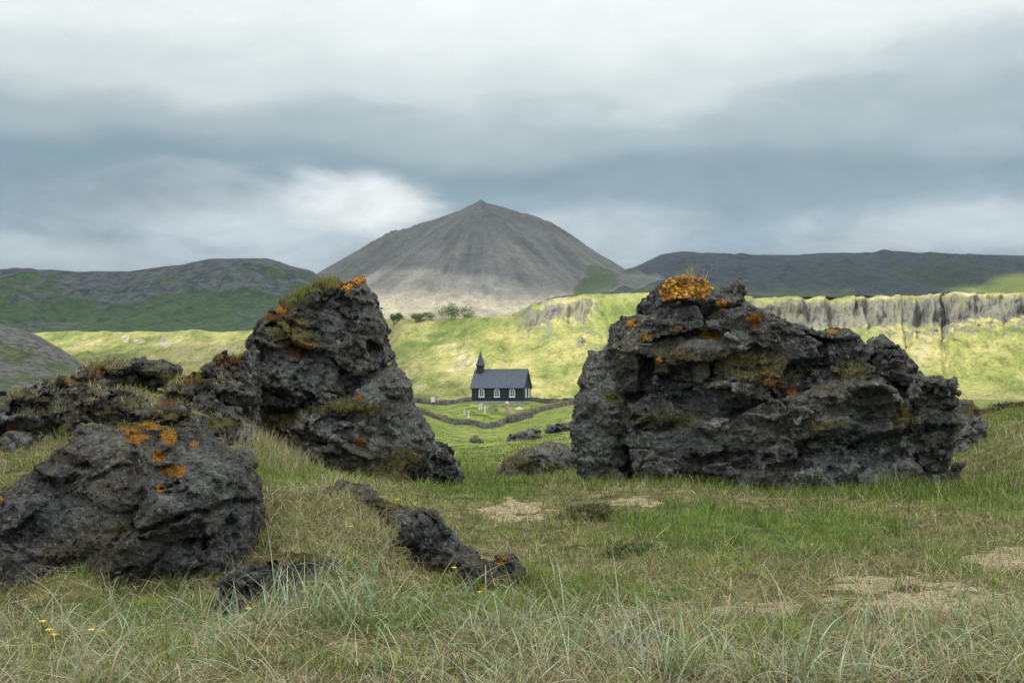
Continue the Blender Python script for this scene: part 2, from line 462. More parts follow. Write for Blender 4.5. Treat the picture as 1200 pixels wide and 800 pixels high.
def mat_ridge(name, grass0, grass1, rock0, rock1, bias, sc=1.0):
    m, t, out = new_mat(name)
    g = t.new('ShaderNodeNewGeometry'); pos = g.outputs['Position']
    a = t.noise(t.vmul(pos, (1, .5, 2.2)), .0045 * sc, 10, .7, .5); b = t.noise(pos, .03 * sc, 9, .74); c = t.noise(pos, .0016 * sc, 4, .5)
    gr = t.mix(t.step(b, .38, .62), grass0, grass1); ro = t.mix(t.step(b, .38, .62), rock0, rock1)
    nz = t.new('ShaderNodeSeparateXYZ', {0: g.outputs['Normal']}).outputs[2]
    hi = t.attr('high').outputs['Fac']
    k = t.math('ADD', t.math('ADD', a, t.math('MULTIPLY', hi, .32)), t.math('MULTIPLY', t.math('SUBTRACT', c, .5), .8))
    col = t.mix(t.step(k, .53 + bias, .63 + bias), gr, ro)
    sun = t.attr('sunlit_patch').outputs['Fac']
    col = t.mix(sun, col, t.mix(b, (.2, .26, .05), (.34, .36, .09)))  # sunlight on the green slope, painted into its base colour
    principled(t, out, col, .95, t.bump(t.math('ADD', a, b), .8, 14.0), .1)
    return m


# ------------------------------------------------------------------ setting: ground sheet
def build_ground():
    cols = np.unique(np.concatenate([np.linspace(-6000, -900, 14), np.linspace(-900, -80, 30), np.arange(-80, 1281, 3.2), np.linspace(1281, 2100, 30), np.linspace(2100, 7000, 14)]))
    rows = [1.2, 2.0, 3.0, 4.0, 5.0]
    while rows[-1] < 42: rows.append(rows[-1] * 1.0046)
    while rows[-1] < 330: rows.append(rows[-1] * 1.009)
    while rows[-1] < 16000: rows.append(rows[-1] * 1.05)
    rows = np.array(rows)
    Yv = rows[:, None] + 0 * cols[None]; Xv = (cols[None] - 600) / F * rows[:, None]
    Xv = np.concatenate([(cols[None] - 600) / 6600 * 150, Xv]); Yv = np.concatenate([np.full((1, len(cols)), -40.0), Yv])
    Z = zg(Xv, Yv)
    V = np.stack([Xv, Yv, Z], -1).reshape(-1, 3)
    me = np_mesh('ground', V, grid_faces(len(rows) + 1, len(cols)))
    s, g = ground_fields(V[:, 0], V[:, 1], V[:, 2])
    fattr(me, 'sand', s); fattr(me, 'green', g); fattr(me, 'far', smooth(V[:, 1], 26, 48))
    tag(link_mesh('ground', me, mat_ground()), kind='structure')


def sweep(px, Yb, zb, Yt, zt, prof, back, rows=150):
    """terrain swept from its foot to its brow and on to the plateau behind; returns X, Y, Z, t"""
    t = np.concatenate([np.linspace(0, 1, rows), 1 + np.linspace(0.02, 1, 24) ** 1.5])[:, None]
    tt = np.minimum(t, 1); bk = np.maximum(t - 1, 0)
    Yv = Yb + (Yt - Yb) * tt + back * bk
    Z = zb + (zt - zb) * prof(tt, px[None]) - 0.035 * back * bk
    return (px[None] - 600) / F * (Yb + (Yt - Yb) * tt + back * bk * 1.0), Yv, Z, t


def build_hillside():
    T = np.array([(-700, 1700, 2500, 398), (-300, 1550, 2350, 394), (60, 1400, 2150, 389), (290, 1300, 2000, 388), (400, 1050, 1500, 378), (470, 950, 1300, 373),
                  (540, 920, 1250, 374), (600, 900, 1230, 369), (622, 900, 1220, 357), (650, 900, 1215, 349), (690, 900, 1210, 345), (760, 900, 1200, 342), (880, 900, 1185, 347),
                  (1000, 900, 1170, 346), (1200, 900, 1150, 342), (1500, 900, 1130, 330), (2100, 900, 1150, 330)], float)
    px = np.unique(np.concatenate([np.linspace(-700, -60, 60), np.arange(-60, 1260, 1.6), np.linspace(1260, 2100, 60)]))
    Yb = np.interp(px, T[:, 0], T[:, 1]); Yt = np.interp(px, T[:, 0], T[:, 2]); yt = np.interp(px, T[:, 0], T[:, 3])
    yt = yt + np.where(px < 460, 2.6, 1.6) * fbm2(px, 0 * px, .02, 3, 3.0) + 1.0 * fbm2(px, 0 * px, .11, 2, 4.0)
    zt = P(px, yt, Yt)[:, 2]; zb = np.full(len(px), -3.0)
    cl = smooth(px, 800, 900) * 1.0 + smooth(px, 596, 622) * (1 - smooth(px, 680, 720)) * .75      # share of cliff at the brow
    ch = np.where(px > 750, .30 + .05 * fbm2(px, 0 * px, .012, 3, 2.0), .24)                                                              # cliff height share
    def prof(t, p):
        s0 = t ** 1.35 * (1 - .12 * np.sin(t * math.pi))
        foot = 1 - ch[None]
        s1 = np.where(t < .86, foot * (t / .86) ** 1.25, np.where(t < .91, foot + (.96 - foot) * smooth(t, .86, .91), .96 + .04 * (t - .91) / .09))
        return s0 * (1 - cl[None]) + s1 * cl[None]
    X, Yv, Z, t = sweep(px, Yb[None], zb[None], Yt[None], zt[None], prof, 900)
    tt = np.minimum(t, 1); hh = (Z - zb[None]) / np.maximum(zt[None] - zb[None], 1)
    # gullies down the slope and notches in the cliff front
    xs = X
    g1 = fbm2(xs, 0 * xs + Yv * .12, .012, 4, 6.0); g2 = fbm2(xs, Yv * .25, .045, 4, 7.0)
    body = np.sin(np.clip(tt, 0, 1) * math.pi) ** .6 * (t <= 1)
    amp = np.where(px[None] < 430, 1.4, 1.0)
    g3 = np.abs(fbm2(xs + 10 * g1, Yv * .5, .02, 4, 33.0))
    Z = Z + body * amp * (6.5 * g1 + 3.2 * g2 - 5.0 * np.clip(.18 - g3, 0, 1) / .18 * (.4 + g1))
    rgc = np.random.default_rng(21); bx = np.cumsum(rgc.uniform(3.0, 13, 400)) - 720; bo = rgc.uniform(-1, 1, 401); bt_ = rgc.uniform(-1, 1, 401)
    pj = px[None] + 2.2 * fbm2(xs, Z * 1.5, .05, 4, 41.0) + 3.0 * fbm2(xs, Z, .02, 2, 43.0)
    ci_ = np.searchsorted(bx, pj); colo = bo[ci_] + .5 * bo[(ci_ * 7 + (Z / 7).astype(int) * 13) % 401]; colt = bt_[ci_]
    edge = smooth(hh + .08 * colt + .16 * fbm2(xs, Z * .4, .03, 4, 61.0), .52, .72) * (t <= 1) * cl[None]
    Z = Z - 0.9 * np.maximum(colt, 0) * smooth(hh, .85, 1.0) * (t <= 1.03) * cl[None]
    notch = fbm2(xs, Z * .15, .035, 4, 12.0)
    Yv = Yv + edge * (1.6 * colo + 7 * notch + 9 * np.abs(fbm2(xs, Z * .5, .10, 4, 14.0)) + 4 * fbm2(xs, Z * 2.0, .06, 3, 19.0))
    for (npx, w, dep) in ((951, 7, 15), (978, 6, 16), (1008, 3, 9), (1022, 5, 10), (1083, 7, 14), (1112, 4, 24), (1062, 3, 9), (915, 5, 6), (1150, 6, 6), (1180, 4, 7), (640, 6, 9), (668, 5, 8)):
        Yv = Yv + edge * dep * .75 * np.exp(-((px[None] + 3 * fbm2(Z, 0 * Z, .09, 2, npx * .1) - npx) / w) ** 2)
    for (p0, p1, dep) in ((1072, 1046, 5), (1110, 1104, 4), (700, 770, 3), (540, 610, 3)):
        pc = p0 + (p1 - p0) * (1 - tt)
        Z = Z - (t <= 1) * dep * body * np.exp(-((px[None] + 4 * fbm2(Z, 0 * Z, .05, 2, p0 * .3) - pc) / 4.0) ** 2)
    Z = Z + (t > 1) * 3 * fbm2(xs, Yv, .02, 3, 15.0) * np.minimum(1, (t - 1) * 4)
    V = np.stack([X, Yv, Z], -1).reshape(-1, 3)
    me = np_mesh('hillside', V, grid_faces(len(t), len(px)))
    qx, qy = proj(V)
    rock = (cl[None] * smooth(hh, .52, .62)).ravel() * np.ones(len(V))
    rock = rock * np.broadcast_to(1 - .7 * smooth(hh, .90, .97), X.shape).ravel()
    brow = np.broadcast_to(.35 * cl[None] * smooth(hh, .90, .97), X.shape).ravel()
    rock = np.maximum(rock, 1.2 * blob(qx, qy, [(640, 366, 40, 14), (690, 398, 40, 16), (665, 392, 26, 8)]))
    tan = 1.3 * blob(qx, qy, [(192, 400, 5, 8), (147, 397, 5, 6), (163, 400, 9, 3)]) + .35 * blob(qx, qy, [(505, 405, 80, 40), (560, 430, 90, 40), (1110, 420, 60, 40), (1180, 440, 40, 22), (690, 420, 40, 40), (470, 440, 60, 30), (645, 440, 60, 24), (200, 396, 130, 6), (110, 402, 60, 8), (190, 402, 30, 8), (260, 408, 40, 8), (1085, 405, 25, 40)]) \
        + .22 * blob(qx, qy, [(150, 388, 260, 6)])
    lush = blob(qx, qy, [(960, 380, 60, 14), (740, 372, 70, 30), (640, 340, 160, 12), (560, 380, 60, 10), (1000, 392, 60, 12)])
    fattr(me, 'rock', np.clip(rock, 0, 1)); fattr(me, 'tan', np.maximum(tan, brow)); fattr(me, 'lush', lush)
    tag(link_mesh('hillside', me, mat_hillside()), kind='structure')


def build_cone():
    D = 3500.0
    crest = P(np.array([455, 480, 505, 540, 563, 590, 625, 645, 658]), np.array([268, 264, 258.5, 248, 238, 244, 252, 258, 265]), D)
    crest[:, 1] += np.array([60, 30, 0, -30, -40, -20, 0, 30, 50])
    cs = np.linspace(0, len(crest) - 1, 80); crest = np.stack([np.interp(cs, np.arange(len(crest)), crest[:, i]) for i in range(3)], -1)
    mound = P(np.array([695, 715, 740, 765]), np.array([317, 311, 313, 319]), 3350.0)
    xs = np.arange(-1300, 1000, 5.5); ys = np.arange(2500, 4300, 7.0)
    X, Y = np.meshgrid(xs, ys)
    Z = np.full(X.shape, -1e3); near = np.zeros(X.shape)
    for i, c in enumerate(crest):
        d = np.hypot(X - c[0], Y - c[1]); dirx = (X - c[0]) / (d + 1)
        z = c[2] - (.63 + .06 * np.maximum(dirx, 0)) * d
        k = z > Z; Z = np.where(k, z, Z); near = np.where(k, i, near)
    cx, cy_ = crest[40, 0], crest[40, 1]
    Z = np.maximum(Z, crest[:, 2].max() + 7 - .95 * np.hypot(X - cx, Y - cy_))
    th = np.arctan2(X - crest[near.astype(int), 0], -(Y - crest[near.astype(int), 1])) * 2.2 + near * .05
    dr = np.hypot(X - cx, Y - cy_)
    gul = fbm(np.stack([th * 4.2, dr * .004, 0 * th + .5], -1), 5, 2.1, .62)
    Z = Z + smooth(dr, 20, 260) * (3.2 * gul - 7 * np.clip(.1 - np.abs(fbm(np.stack([th * 1.6, dr * .002, 0 * th + 7.5], -1), 4)), 0, 1) / .1 * smooth(dr, 60, 200)) + 4 * fbm2(X, Y, .012, 4, 1.0)
    h = Z - 130; Z = 40 + h * .0 + 90 * np.log1p(np.exp(np.clip((Z - 40) / 90, -30, 30)))
    zm = np.full(X.shape, -1e3)
    for c in mound: zm = np.maximum(zm, c[2] - .42 * np.hypot(X - c[0], (Y - c[1]) * .8))
    zm = zm + 9 * fbm2(X, Y, .01, 4, 2.0)
    ism = smooth(zm - Z, -4, 6)
    Z = np.maximum(Z, zm)
    low = smooth(250 - Z + 30 * fbm2(X, Y, .006, 3, 4.0), 0, 70) * (1 - ism)
    V = np.stack([X, Y, Z], -1).reshape(-1, 3)
    me = np_mesh('mountain', V, grid_faces(len(ys), len(xs)))
    qx, qy = proj(V)
    qx = qx + 9 * fbm2(X.ravel(), Z.ravel(), .012, 4, 3.0); qy = qy + 7 * fbm2(X.ravel(), Z.ravel(), .014, 4, 6.0)
    green = np.maximum(1.0 * blob(qx, qy, [(700, 326, 26, 22), (688, 336, 22, 16)]), ism.ravel() * .22) + .35 * blob(qx, qy, [(745, 316, 34, 8)])
    fattr(me, 'gully', np.clip(.5 + .55 * gul.ravel(), 0, 1)); fattr(me, 'green', green); fattr(me, 'low', low.ravel())
    tag(link_mesh('mountain', me, mat_cone()), kind='structure')


def build_far_ridges():
    def ridge(name, pts, Yb, Yt, yb, mat, rough, sunlit_patch=None, rows=130, power=1.2, ampx=1.0):
        T = np.array(pts, float); px = np.arange(T[0, 0], T[-1, 0], 2.4)
        yt = np.interp(px, T[:, 0], T[:, 1]) + .9 * fbm2(px, 0 * px, .03, 4, Yt * .01) * ampx
        Ytv = Yt + 0 * px; Ybv = Yb + 0 * px
        zt = P(px, yt, Ytv)[:, 2]; zb = P(px, yb + 0 * px, Ybv)[:, 2]
        X, Yv, Z, t = sweep(px, Ybv[None], zb[None], Ytv[None], zt[None], lambda t, p: .8 * t ** power + .2 * smooth(t, .55, .85), 1500, rows)
        body = np.sin(np.minimum(t, 1) * math.pi) ** .5 * (t <= 1)
        Z = Z + body * rough * (1 - smooth(px, 350, 400) * (px[0] < -700) * (Yt == 3050))[None] * (fbm2(X, Yv * .6, .0022, 5, 3.0) + .5 * np.abs(fbm2(X, Yv, .007, 4, 5.0)))
        V = np.stack([X, Yv, Z], -1).reshape(-1, 3)
        me = np_mesh(name, V, grid_faces(len(t), len(px)))
        fattr(me, 'high', (smooth(np.minimum(t, 1), .55, 1.0) + 0 * X).ravel())
        qx, qy = proj(V)
        fattr(me, 'sunlit_patch', np.clip(1.5 * blob(qx, qy, sunlit_patch), 0, 1) if sunlit_patch else np.zeros(len(V)))
        tag(link_mesh(name, me, mat), kind='structure')
    ridge('hills', [(-800, 322), (-200, 322), (0, 320), (60, 318), (150, 318), (200, 311), (240, 306.5), (270, 305), (310, 307), (340, 315), (366, 320), (388, 338), (412, 375), (440, 400), (480, 425)],
          2250, 3050, 392, mat_ridge('far_slope_green', (.032, .068, .030), (.090, .135, .052), (.030, .042, .052), (.14, .15, .145), .085, 1.6), 48)
    ridge('hills', [(640, 352), (720, 322), (755, 308), (775, 298), (800, 294), (850, 298), (930, 299), (1000, 297), (1045, 294), (1100, 297), (1200, 299), (1500, 296), (2100, 300)],
          2300, 4300, 372, mat_ridge('far_slope_dark', (.018, .032, .018), (.05, .07, .034), (.016, .024, .036), (.060, .072, .086), -.06, 1.3), 55, [(1210, 330, 60, 12), (1190, 340, 90, 8)])
    ridge('hill', [(-600, 300), (-200, 340), (-40, 372), (0, 380), (40, 391), (80, 414), (110, 437), (130, 449), (160, 462)],
          820, 1050, 458, mat_ridge('near_slope_scree', (.05, .075, .025), (.13, .155, .065), (.075, .075, .072), (.20, .195, .175), -.05, 5.0), 9, power=1.0, ampx=1.5)


build_ground(); build_hillside(); build_cone(); build_far_ridges()


# ------------------------------------------------------------------ clouds out of view, added and shaped to shade the foreground and the far ridges
def build_shade_clouds():
    H = 2000.0
    xs = np.arange(-6500, 5200, 60.0); ys = np.arange(-3400, 5600, 60.0)
    X, Y = np.meshgrid(xs, ys); w = 1 / SUN[2]
    # the ground point that each piece of cloud shades
    gx = X - SUN[0] * w * H; gy = Y - SUN[1] * w * H
    n = fbm2(gx, gy, .0022, 4, 3.0)
    fore = 1 - smooth(gy + 120 * n, 640, 840)
    left = (1 - smooth(gx + 60 * n, -190, -120)) * (1 - smooth(gy + 90 * n, 1790, 1900))
    far = smooth(gy + 130 * n + .12 * gx, 3300, 3620)
    far = np.maximum(far, smooth(gy + 60 * n, 2230, 2420) * (1 - smooth(gx + 60 * n, -350, -240)))
    m = np.maximum(np.maximum(fore, left), far)
    m = np.maximum(m, .50 * smooth(fbm2(gx, gy * 1.6, .0042, 4, 77.0), .02, .40))
    m = m * (1 - smooth(gy, 7200, 7600)) * smooth(gx, -5200, -4600) * (1 - smooth(gx, 5600, 6400)) * smooth(gy, -1500, -1000)
    lump = fbm2(X, Y, .0035, 4, 21.0)
    top = H + 20 + m * (190 + 130 * lump); bot = H - m * (40 + 60 * np.abs(lump))
    keep = m > .01
    f = grid_faces(len(ys), len(xs)); kf = keep.ravel()[f].all(1)
    nv = X.size
    V = np.concatenate([np.stack([X, Y, top], -1).reshape(-1, 3), np.stack([X, Y, bot], -1).reshape(-1, 3)])
    Q = np.concatenate([f[kf], f[kf][:, ::-1] + nv])
    used = np.zeros(len(V), bool); used[Q] = True; idx = np.cumsum(used) - 1
    me = np_mesh('shade_clouds', V[used], idx[Q])
    fattr(me, 'cover', np.concatenate([m.ravel(), m.ravel()])[used])
    mt, t, out = new_mat('cloud')
    pos = t.new('ShaderNodeNewGeometry').outputs['Position']
    c = t.attr('cover').outputs['Fac']; nn = t.noise(pos, .004, 6, .6)
    a = t.step(t.math('ADD', c, t.math('MULTIPLY', t.math('SUBTRACT', nn, .5), .5)), .15, .75)
    dif = t.new('ShaderNodeBsdfDiffuse', {'Color': (.85, .87, .9)}); trl = t.new('ShaderNodeBsdfTranslucent', {'Color': (.85, .87, .9)})
    mx = t.new('ShaderNodeMixShader', {0: .6, 1: dif.outputs[0], 2: trl.outputs[0]})
    tr = t.new('ShaderNodeBsdfTransparent')
    fin = t.new('ShaderNodeMixShader', {0: a, 1: tr.outputs[0], 2: mx.outputs[0]})
    t.l.new(fin.outputs[0], out.inputs[0])
    tag(link_mesh('shade_clouds', me, mt), kind='stuff')


build_shade_clouds()


def build_haze():
    m, t, out = new_mat('haze_air')
    v = t.new('ShaderNodeVolumePrincipled', {'Color': (.66, .83, 1.0), 'Density': 4.4e-5, 'Anisotropy': .1})
    t.l.new(v.outputs[0], out.inputs['Volume'])
    o = MB().box((0, 6000, 245), (18000, 14000, 520)).build('haze', m); tag(o, kind='stuff')


build_haze()

# ------------------------------------------------------------------ lava rocks
def surface_nets(Fv, org, h):
    """closed quad surface of Fv > 0 on a regular grid"""
    S = Fv > 0; nx, ny, nz = Fv.shape
    cnt = np.zeros((nx - 1, ny - 1, nz - 1), np.int8)
    for i in (0, 1):
        for j in (0, 1):
            for k in (0, 1): cnt += S[i:nx - 1 + i, j:ny - 1 + j, k:nz - 1 + k]
    act = (cnt > 0) & (cnt < 8)
    ci, cj, ck = np.nonzero(act)
    vid = np.full(act.shape, -1, np.int32); vid[ci, cj, ck] = np.arange(len(ci))
    c8 = {(i, j, k): Fv[ci + i, cj + j, ck + k] for i in (0, 1) for j in (0, 1) for k in (0, 1)}
    acc = np.zeros((len(ci), 3)); n = np.zeros(len(ci))
    cn = list(c8)
    for a in cn:
        for b in cn:
            if a < b and sum(abs(x - y) for x, y in zip(a, b)) == 1:
                va, vb = c8[a], c8[b]; cr = (va > 0) != (vb > 0)
                t = np.where(cr, va / np.where(cr, va - vb, 1), 0)[:, None]
                acc += cr[:, None] * (np.array(a) + t * (np.array(b) - np.array(a))); n += cr
    V = (np.stack([ci, cj, ck], -1) + acc / np.maximum(n, 1)[:, None]) * h + org
    Q = []
    for ax in range(3):
        sl0 = [slice(1, -1)] * 3; sl1 = [slice(1, -1)] * 3
        sl0[ax] = slice(0, -1); sl1[ax] = slice(1, None)
        A, B = S[tuple(sl0)], S[tuple(sl1)]
        ii = np.stack(np.nonzero(A != B), -1); up = A[A != B]
        base = ii.copy()
        for d in range(3):
            if d != ax: base[:, d] += 1
        u, w = [(1, 2), (2, 0), (0, 1)][ax]
        def cell(du, dw):
            q = base.copy(); q[:, u] -= du; q[:, w] -= dw; return vid[q[:, 0], q[:, 1], q[:, 2]]
        q = np.stack([cell(1, 1), cell(0, 1), cell(0, 0), cell(1, 0)], -1)
        Q.append(np.where(up[:, None], q, q[:, ::-1]))
    return V, np.concatenate(Q)


def seg_sdf(X, Z, poly):
    """signed distance to a polygon, positive inside"""
    d = np.full(X.shape, 1e9); ins = np.zeros(X.shape, bool); n = len(poly)
    for i in range(n):
        a, b = poly[i], poly[(i + 1) % n]; e = b - a; wx = X - a[0]; wz = Z - a[1]
        t = np.clip((wx * e[0] + wz * e[1]) / (e @ e + 1e-12), 0, 1)
        d = np.minimum(d, np.hypot(wx - t * e[0], wz - t * e[1]))
        if a[1] != b[1]:
            c = ((a[1] > Z) != (b[1] > Z)) & (X < (b[0] - a[0]) * (Z - a[1]) / (b[1] - a[1]) + a[0]); ins ^= c
    return np.where(ins, d, -d)


def mat_rock():
    m, t, out = new_mat('lava_rock')
    g = t.new('ShaderNodeNewGeometry'); pos = g.outputs['Position']
    lich = t.attr('lichen').outputs['Fac']; moss = t.attr('moss').outputs['Fac']; grey = t.attr('grey').outputs['Fac']; tone = t.attr('tone').outputs['Fac']
    rust = t.attr('rust').outputs['Fac']; sc = t.attr('fine').outputs['Fac']
    p = t.vmul(pos, sc)
    a = t.noise(p, 2.1, 8, .62, .3); b = t.noise(p, 11.0, 8, .72); c = t.noise(p, 42.0, 5, .7); d = t.noise(p, .8, 3, .5)
    col = t.ramp(t.math('ADD', t.math('MULTIPLY', a, .6), t.math('MULTIPLY', b, .4)),
                 [(.34, (.022, .022, .023)), (.45, (.053, .054, .055)), (.54, (.094, .096, .096)), (.66, (.19, .19, .185))])
    col = t.mix(1, col, t.mix(tone, (.60, .60, .62), (1.7, 1.7, 1.66)), 'MULTIPLY')
    col = t.mix(t.math('MULTIPLY', grey, .75), col, t.ramp(b, [(.3, (.065, .069, .068)), (.6, (.17, .18, .172))]))
    warm = t.step(t.math('ADD', d, t.math('MULTIPLY', b, .35)), .66, .82)
    col = t.mix(t.math('MULTIPLY', warm, .55), col, (.105, .085, .062))
    spk = t.step(t.noise(p, 15.0, 6, .72), .57, .66)
    col = t.mix(t.math('MULTIPLY', spk, .75), col, (.34, .34, .32))
    crust = t.math('MULTIPLY', t.step(t.noise(p, 1.3, 4, .6), .43, .58), t.step(t.noise(p, 6.0, 9, .78, .4), .50, .57))
    col = t.mix(t.math('MULTIPLY', crust, .72), col, t.mix(b, (.15, .155, .14), (.38, .38, .35)))
    olive = t.math('MULTIPLY', t.step(t.noise(p, .65, 4, .6), .52, .66), t.step(b, .42, .6))
    col = t.mix(t.math('MULTIPLY', olive, .5), col, (.10, .092, .045))
    nz = t.new('ShaderNodeSeparateXYZ', {0: g.outputs['Normal']}).outputs[2]
    top = t.math('ADD', t.math('ADD', t.math('MULTIPLY', nz, .66), t.math('MULTIPLY', moss, .85)), t.math('MULTIPLY', t.math('SUBTRACT', b, .5), 1.1))
    mk = t.step(top, .52, .74)
    mcol = t.ramp(t.noise(p, 3.3, 5, .6), [(.36, (.060, .070, .014)), (.47, (.10, .105, .028)), (.56, (.19, .155, .075)), (.66, (.10, .060, .028))])
    mcol = t.mix(1, mcol, t.ramp(c, [(.3, (.55, .55, .55)), (.65, (1.25, 1.25, 1.2))]), 'MULTIPLY')
    col = t.mix(mk, col, mcol)
    rk = t.step(t.math('ADD', rust, t.math('MULTIPLY', t.math('SUBTRACT', b, .5), 1.6)), .45, .7)
    col = t.mix(t.math('MULTIPLY', rk, .85), col, t.mix(c, (.10, .035, .012), (.22, .10, .03)))
    lk = t.step(t.math('ADD', lich, t.math('MULTIPLY', t.math('SUBTRACT', t.math('ADD', t.math('MULTIPLY', b, .5), t.math('MULTIPLY', t.noise(p, 8.0, 6, .75), .5)), .5), 4.6)), .50, .62)
    col = t.mix(t.math('MULTIPLY', lk, .86), col, t.ramp(c, [(.34, (.18, .07, .008)), (.48, (.48, .20, .018)), (.64, (.68, .36, .05))]))
    pit = t.new('ShaderNodeTexVoronoi', {'Vector': t.vadd(p, t.vmul(t.new('ShaderNodeTexNoise', {'Vector': p, 'Scale': 9.0}).outputs[1], .08)), 'Scale': 9.0})
    pits = t.step(pit.outputs['Distance'], .12, .42)
    h = t.math('ADD', t.math('ADD', b, t.math('MULTIPLY', c, .35)), t.math('MULTIPLY', pits, t.math('ADD', .12, t.math('MULTIPLY', grey, .35))))
    h = t.math('ADD', h, t.math('MULTIPLY', t.math('ADD', mk, lk), t.math('MULTIPLY', c, .8)))
    principled(t, out, col, .93, t.bump(h, 1.0, .075), .12)
    return m


M_ROCK = mat_rock()
ROCKS = []


def make_rock(name, label, layers, h, cell=(.9, .8, .5), A=.22, crack=.10, rough=.06, cell2=.3, A2=.08, spots=None, seed=0.0, tilt=0.12, cat='rock', group=None,
              tone=.4, fine=1.0, sink=.5, cracks=()):
    """lava rock grown from traced outlines, each at its own distance with its own half depth; layer = (outline pixels, distance of its middle, half depth, rounding, lean)"""
    L = []
    lo = np.full(3, 1e9); hi = -lo
    for (poly, Yc, T, Rr, lean) in layers:
        poly = np.array(poly, float); w = P(poly[:, 0], poly[:, 1], Yc)
        L.append((w[:, [0, 2]], Yc, T, Rr, lean))
        hh = w[:, 2].max() - w[:, 2].min()
        lo = np.minimum(lo, [w[:, 0].min(), Yc - T - abs(lean) * hh, w[:, 2].min()]); hi = np.maximum(hi, [w[:, 0].max(), Yc + T + abs(lean) * hh, w[:, 2].max()])
    pad = A + .12; lo -= pad; hi += pad
    n = np.ceil((hi - lo) / h).astype(int) + 1
    gx, gy, gz = [lo[i] + h * np.arange(n[i]) for i in range(3)]
    X2, Z2 = np.meshgrid(gx, gz, indexing='ij')
    wx = .055 * fbm2(X2, Z2, 1.4, 4, seed + 3); wz = .055 * fbm2(X2, Z2, 1.4, 4, seed + 7)
    Fv = np.full((n[0], n[1], n[2]), -1e3, np.float32)
    for (poly, Yc, T, Rr, lean) in L:
        sc = min(1.0, T)
        d2 = seg_sdf(X2 + wx * sc, Z2 + wz * sc, poly); q = np.clip(1 - d2 / Rr, 0, 4)
        yc = Yc + lean * (Z2 - poly[:, 1].min()) + .3 * T * fbm2(X2, Z2, .5 / max(T, .3), 2, seed + 11)
        Tl = T * (1 + .35 * fbm2(X2, Z2, .7 / max(T, .3), 2, seed + 13))
        yy = np.abs(gy[None, :, None] - yc[:, None, :]) / Tl[:, None, :]
        f = Rr * (1 - (q[:, None, :] ** 2.4 + yy ** 2.4) ** (1 / 2.4))
        Fv = np.maximum(Fv, f.astype(np.float32))
    band = (Fv > -(.5 * (A + A2) + .9 * rough + .02)) & (Fv < .5 * (A + A2) + 1.4 * crack + 1.5 * rough)
    ii = np.nonzero(band)
    p = np.stack([gx[ii[0]], gy[ii[1]], gz[ii[2]]], -1).astype(np.float32)
    D2 = np.max([seg_sdf(X2, Z2, l[0]) for l in L], axis=0)
    qx, qy = proj(p); gsp = blob(qx, qy, (spots or {}).get('grey', []))
    keepw = (.25 + .75 * smooth(D2, 0, .45 * min(1, cell[0])))[ii[0], ii[2]] * (1 - .82 * smooth(gsp, .05, .5))
    wq = p + np.float32(.09 * min(1, cell[0])) * np.stack([perlin(p * (1.0 / cell[0]) + 3.1 + seed), perlin(p * (1.0 / cell[0]) + 31.7 + seed), perlin(p * (1.0 / cell[0]) + 67.2 + seed)], -1)
    ca, sa = math.cos(tilt), math.sin(tilt)
    rq = np.stack([wq[:, 0] * ca + wq[:, 2] * sa, wq[:, 1], -wq[:, 0] * sa + wq[:, 2] * ca], -1)
    f1, f2, r1, t1 = voronoi(rq / np.array(cell, np.float32) + seed)
    g1, g2, r2, t2 = voronoi((rq + .3 * wq) / (cell2 * np.array([1.5, 1.3, .9], np.float32)) + seed * 2)
    off = (r1 - .5) * A * .8 + (r2 - .5) * A2 * .8 + np.clip(t1, -.7, .7) * A * 1.15 + np.clip(t2, -.7, .7) * A2 * 1.2
    off -= crack * (1 - smooth(f2 - f1, .0, .07)) + .5 * crack * (1 - smooth(g2 - g1, .0, .07))
    off *= keepw
    fb = .5 * fbm(p * 1.3 + seed, 2) + .55 * fbm(p * 5.3 + seed, 4, 2.1, .62)
    off += rough * fb - .3 * rough * np.abs(perlin(p * 5.1 + seed)) + .35 * rough * perlin(p * np.array([2.0, 2.0, 9.0], np.float32) + seed + 50)
    for (pa, pb, wd, dp) in cracks:
        qx, qy = proj(p); ax, ay = pa; bx, by = pb; ex, ey = bx - ax, by - ay
        tt = np.clip(((qx - ax) * ex + (qy - ay) * ey) / (ex * ex + ey * ey), 0, 1)
        wob = 6 * perlin(np.stack([qx * .04, qy * .04, 0 * qx + seed], -1))
        dd = np.hypot(qx - ax - tt * ex, qy - ay - tt * ey + wob)
        off -= dp * np.exp(-(dd / wd) ** 2)
    Fv[ii] += off.astype(np.float32)
    Fv[0] = Fv[-1] = -1; Fv[:, 0] = Fv[:, -1] = -1; Fv[:, :, 0] = Fv[:, :, -1] = -1
    V, Q = surface_nets(Fv, lo, h)
    # keep the largest bodies only: drop crumbs that float free
    lab = np.arange(len(V))
    for _ in range(200):
        mn = lab[Q].min(1); new = lab.copy(); np.minimum.at(new, Q.ravel(), np.repeat(mn, 4)); new = new[new]
        if (new == lab).all(): break
        lab = new
    cnt = np.bincount(lab, minlength=len(V)); ok = cnt[lab] > .04 * cnt.max()
    Q = Q[ok[Q].all(1)]; idx = np.cumsum(ok) - 1; V = V[ok]; Q = idx[Q]
    def normals(V):
        nr = np.zeros_like(V); fn = np.cross(V[Q[:, 2]] - V[Q[:, 0]], V[Q[:, 3]] - V[Q[:, 1]])
        for c in range(4): np.add.at(nr, Q[:, c], fn)
        return nr / (np.linalg.norm(nr, axis=1)[:, None] + 1e-9)
    N0 = normals(V); wv = V + .03 * np.stack([perlin(V * 6 + 3), perlin(V * 6 + 13), perlin(V * 6 + 23)], -1)
    va, vb, vr, vt = voronoi(wv / (h * 4.2))
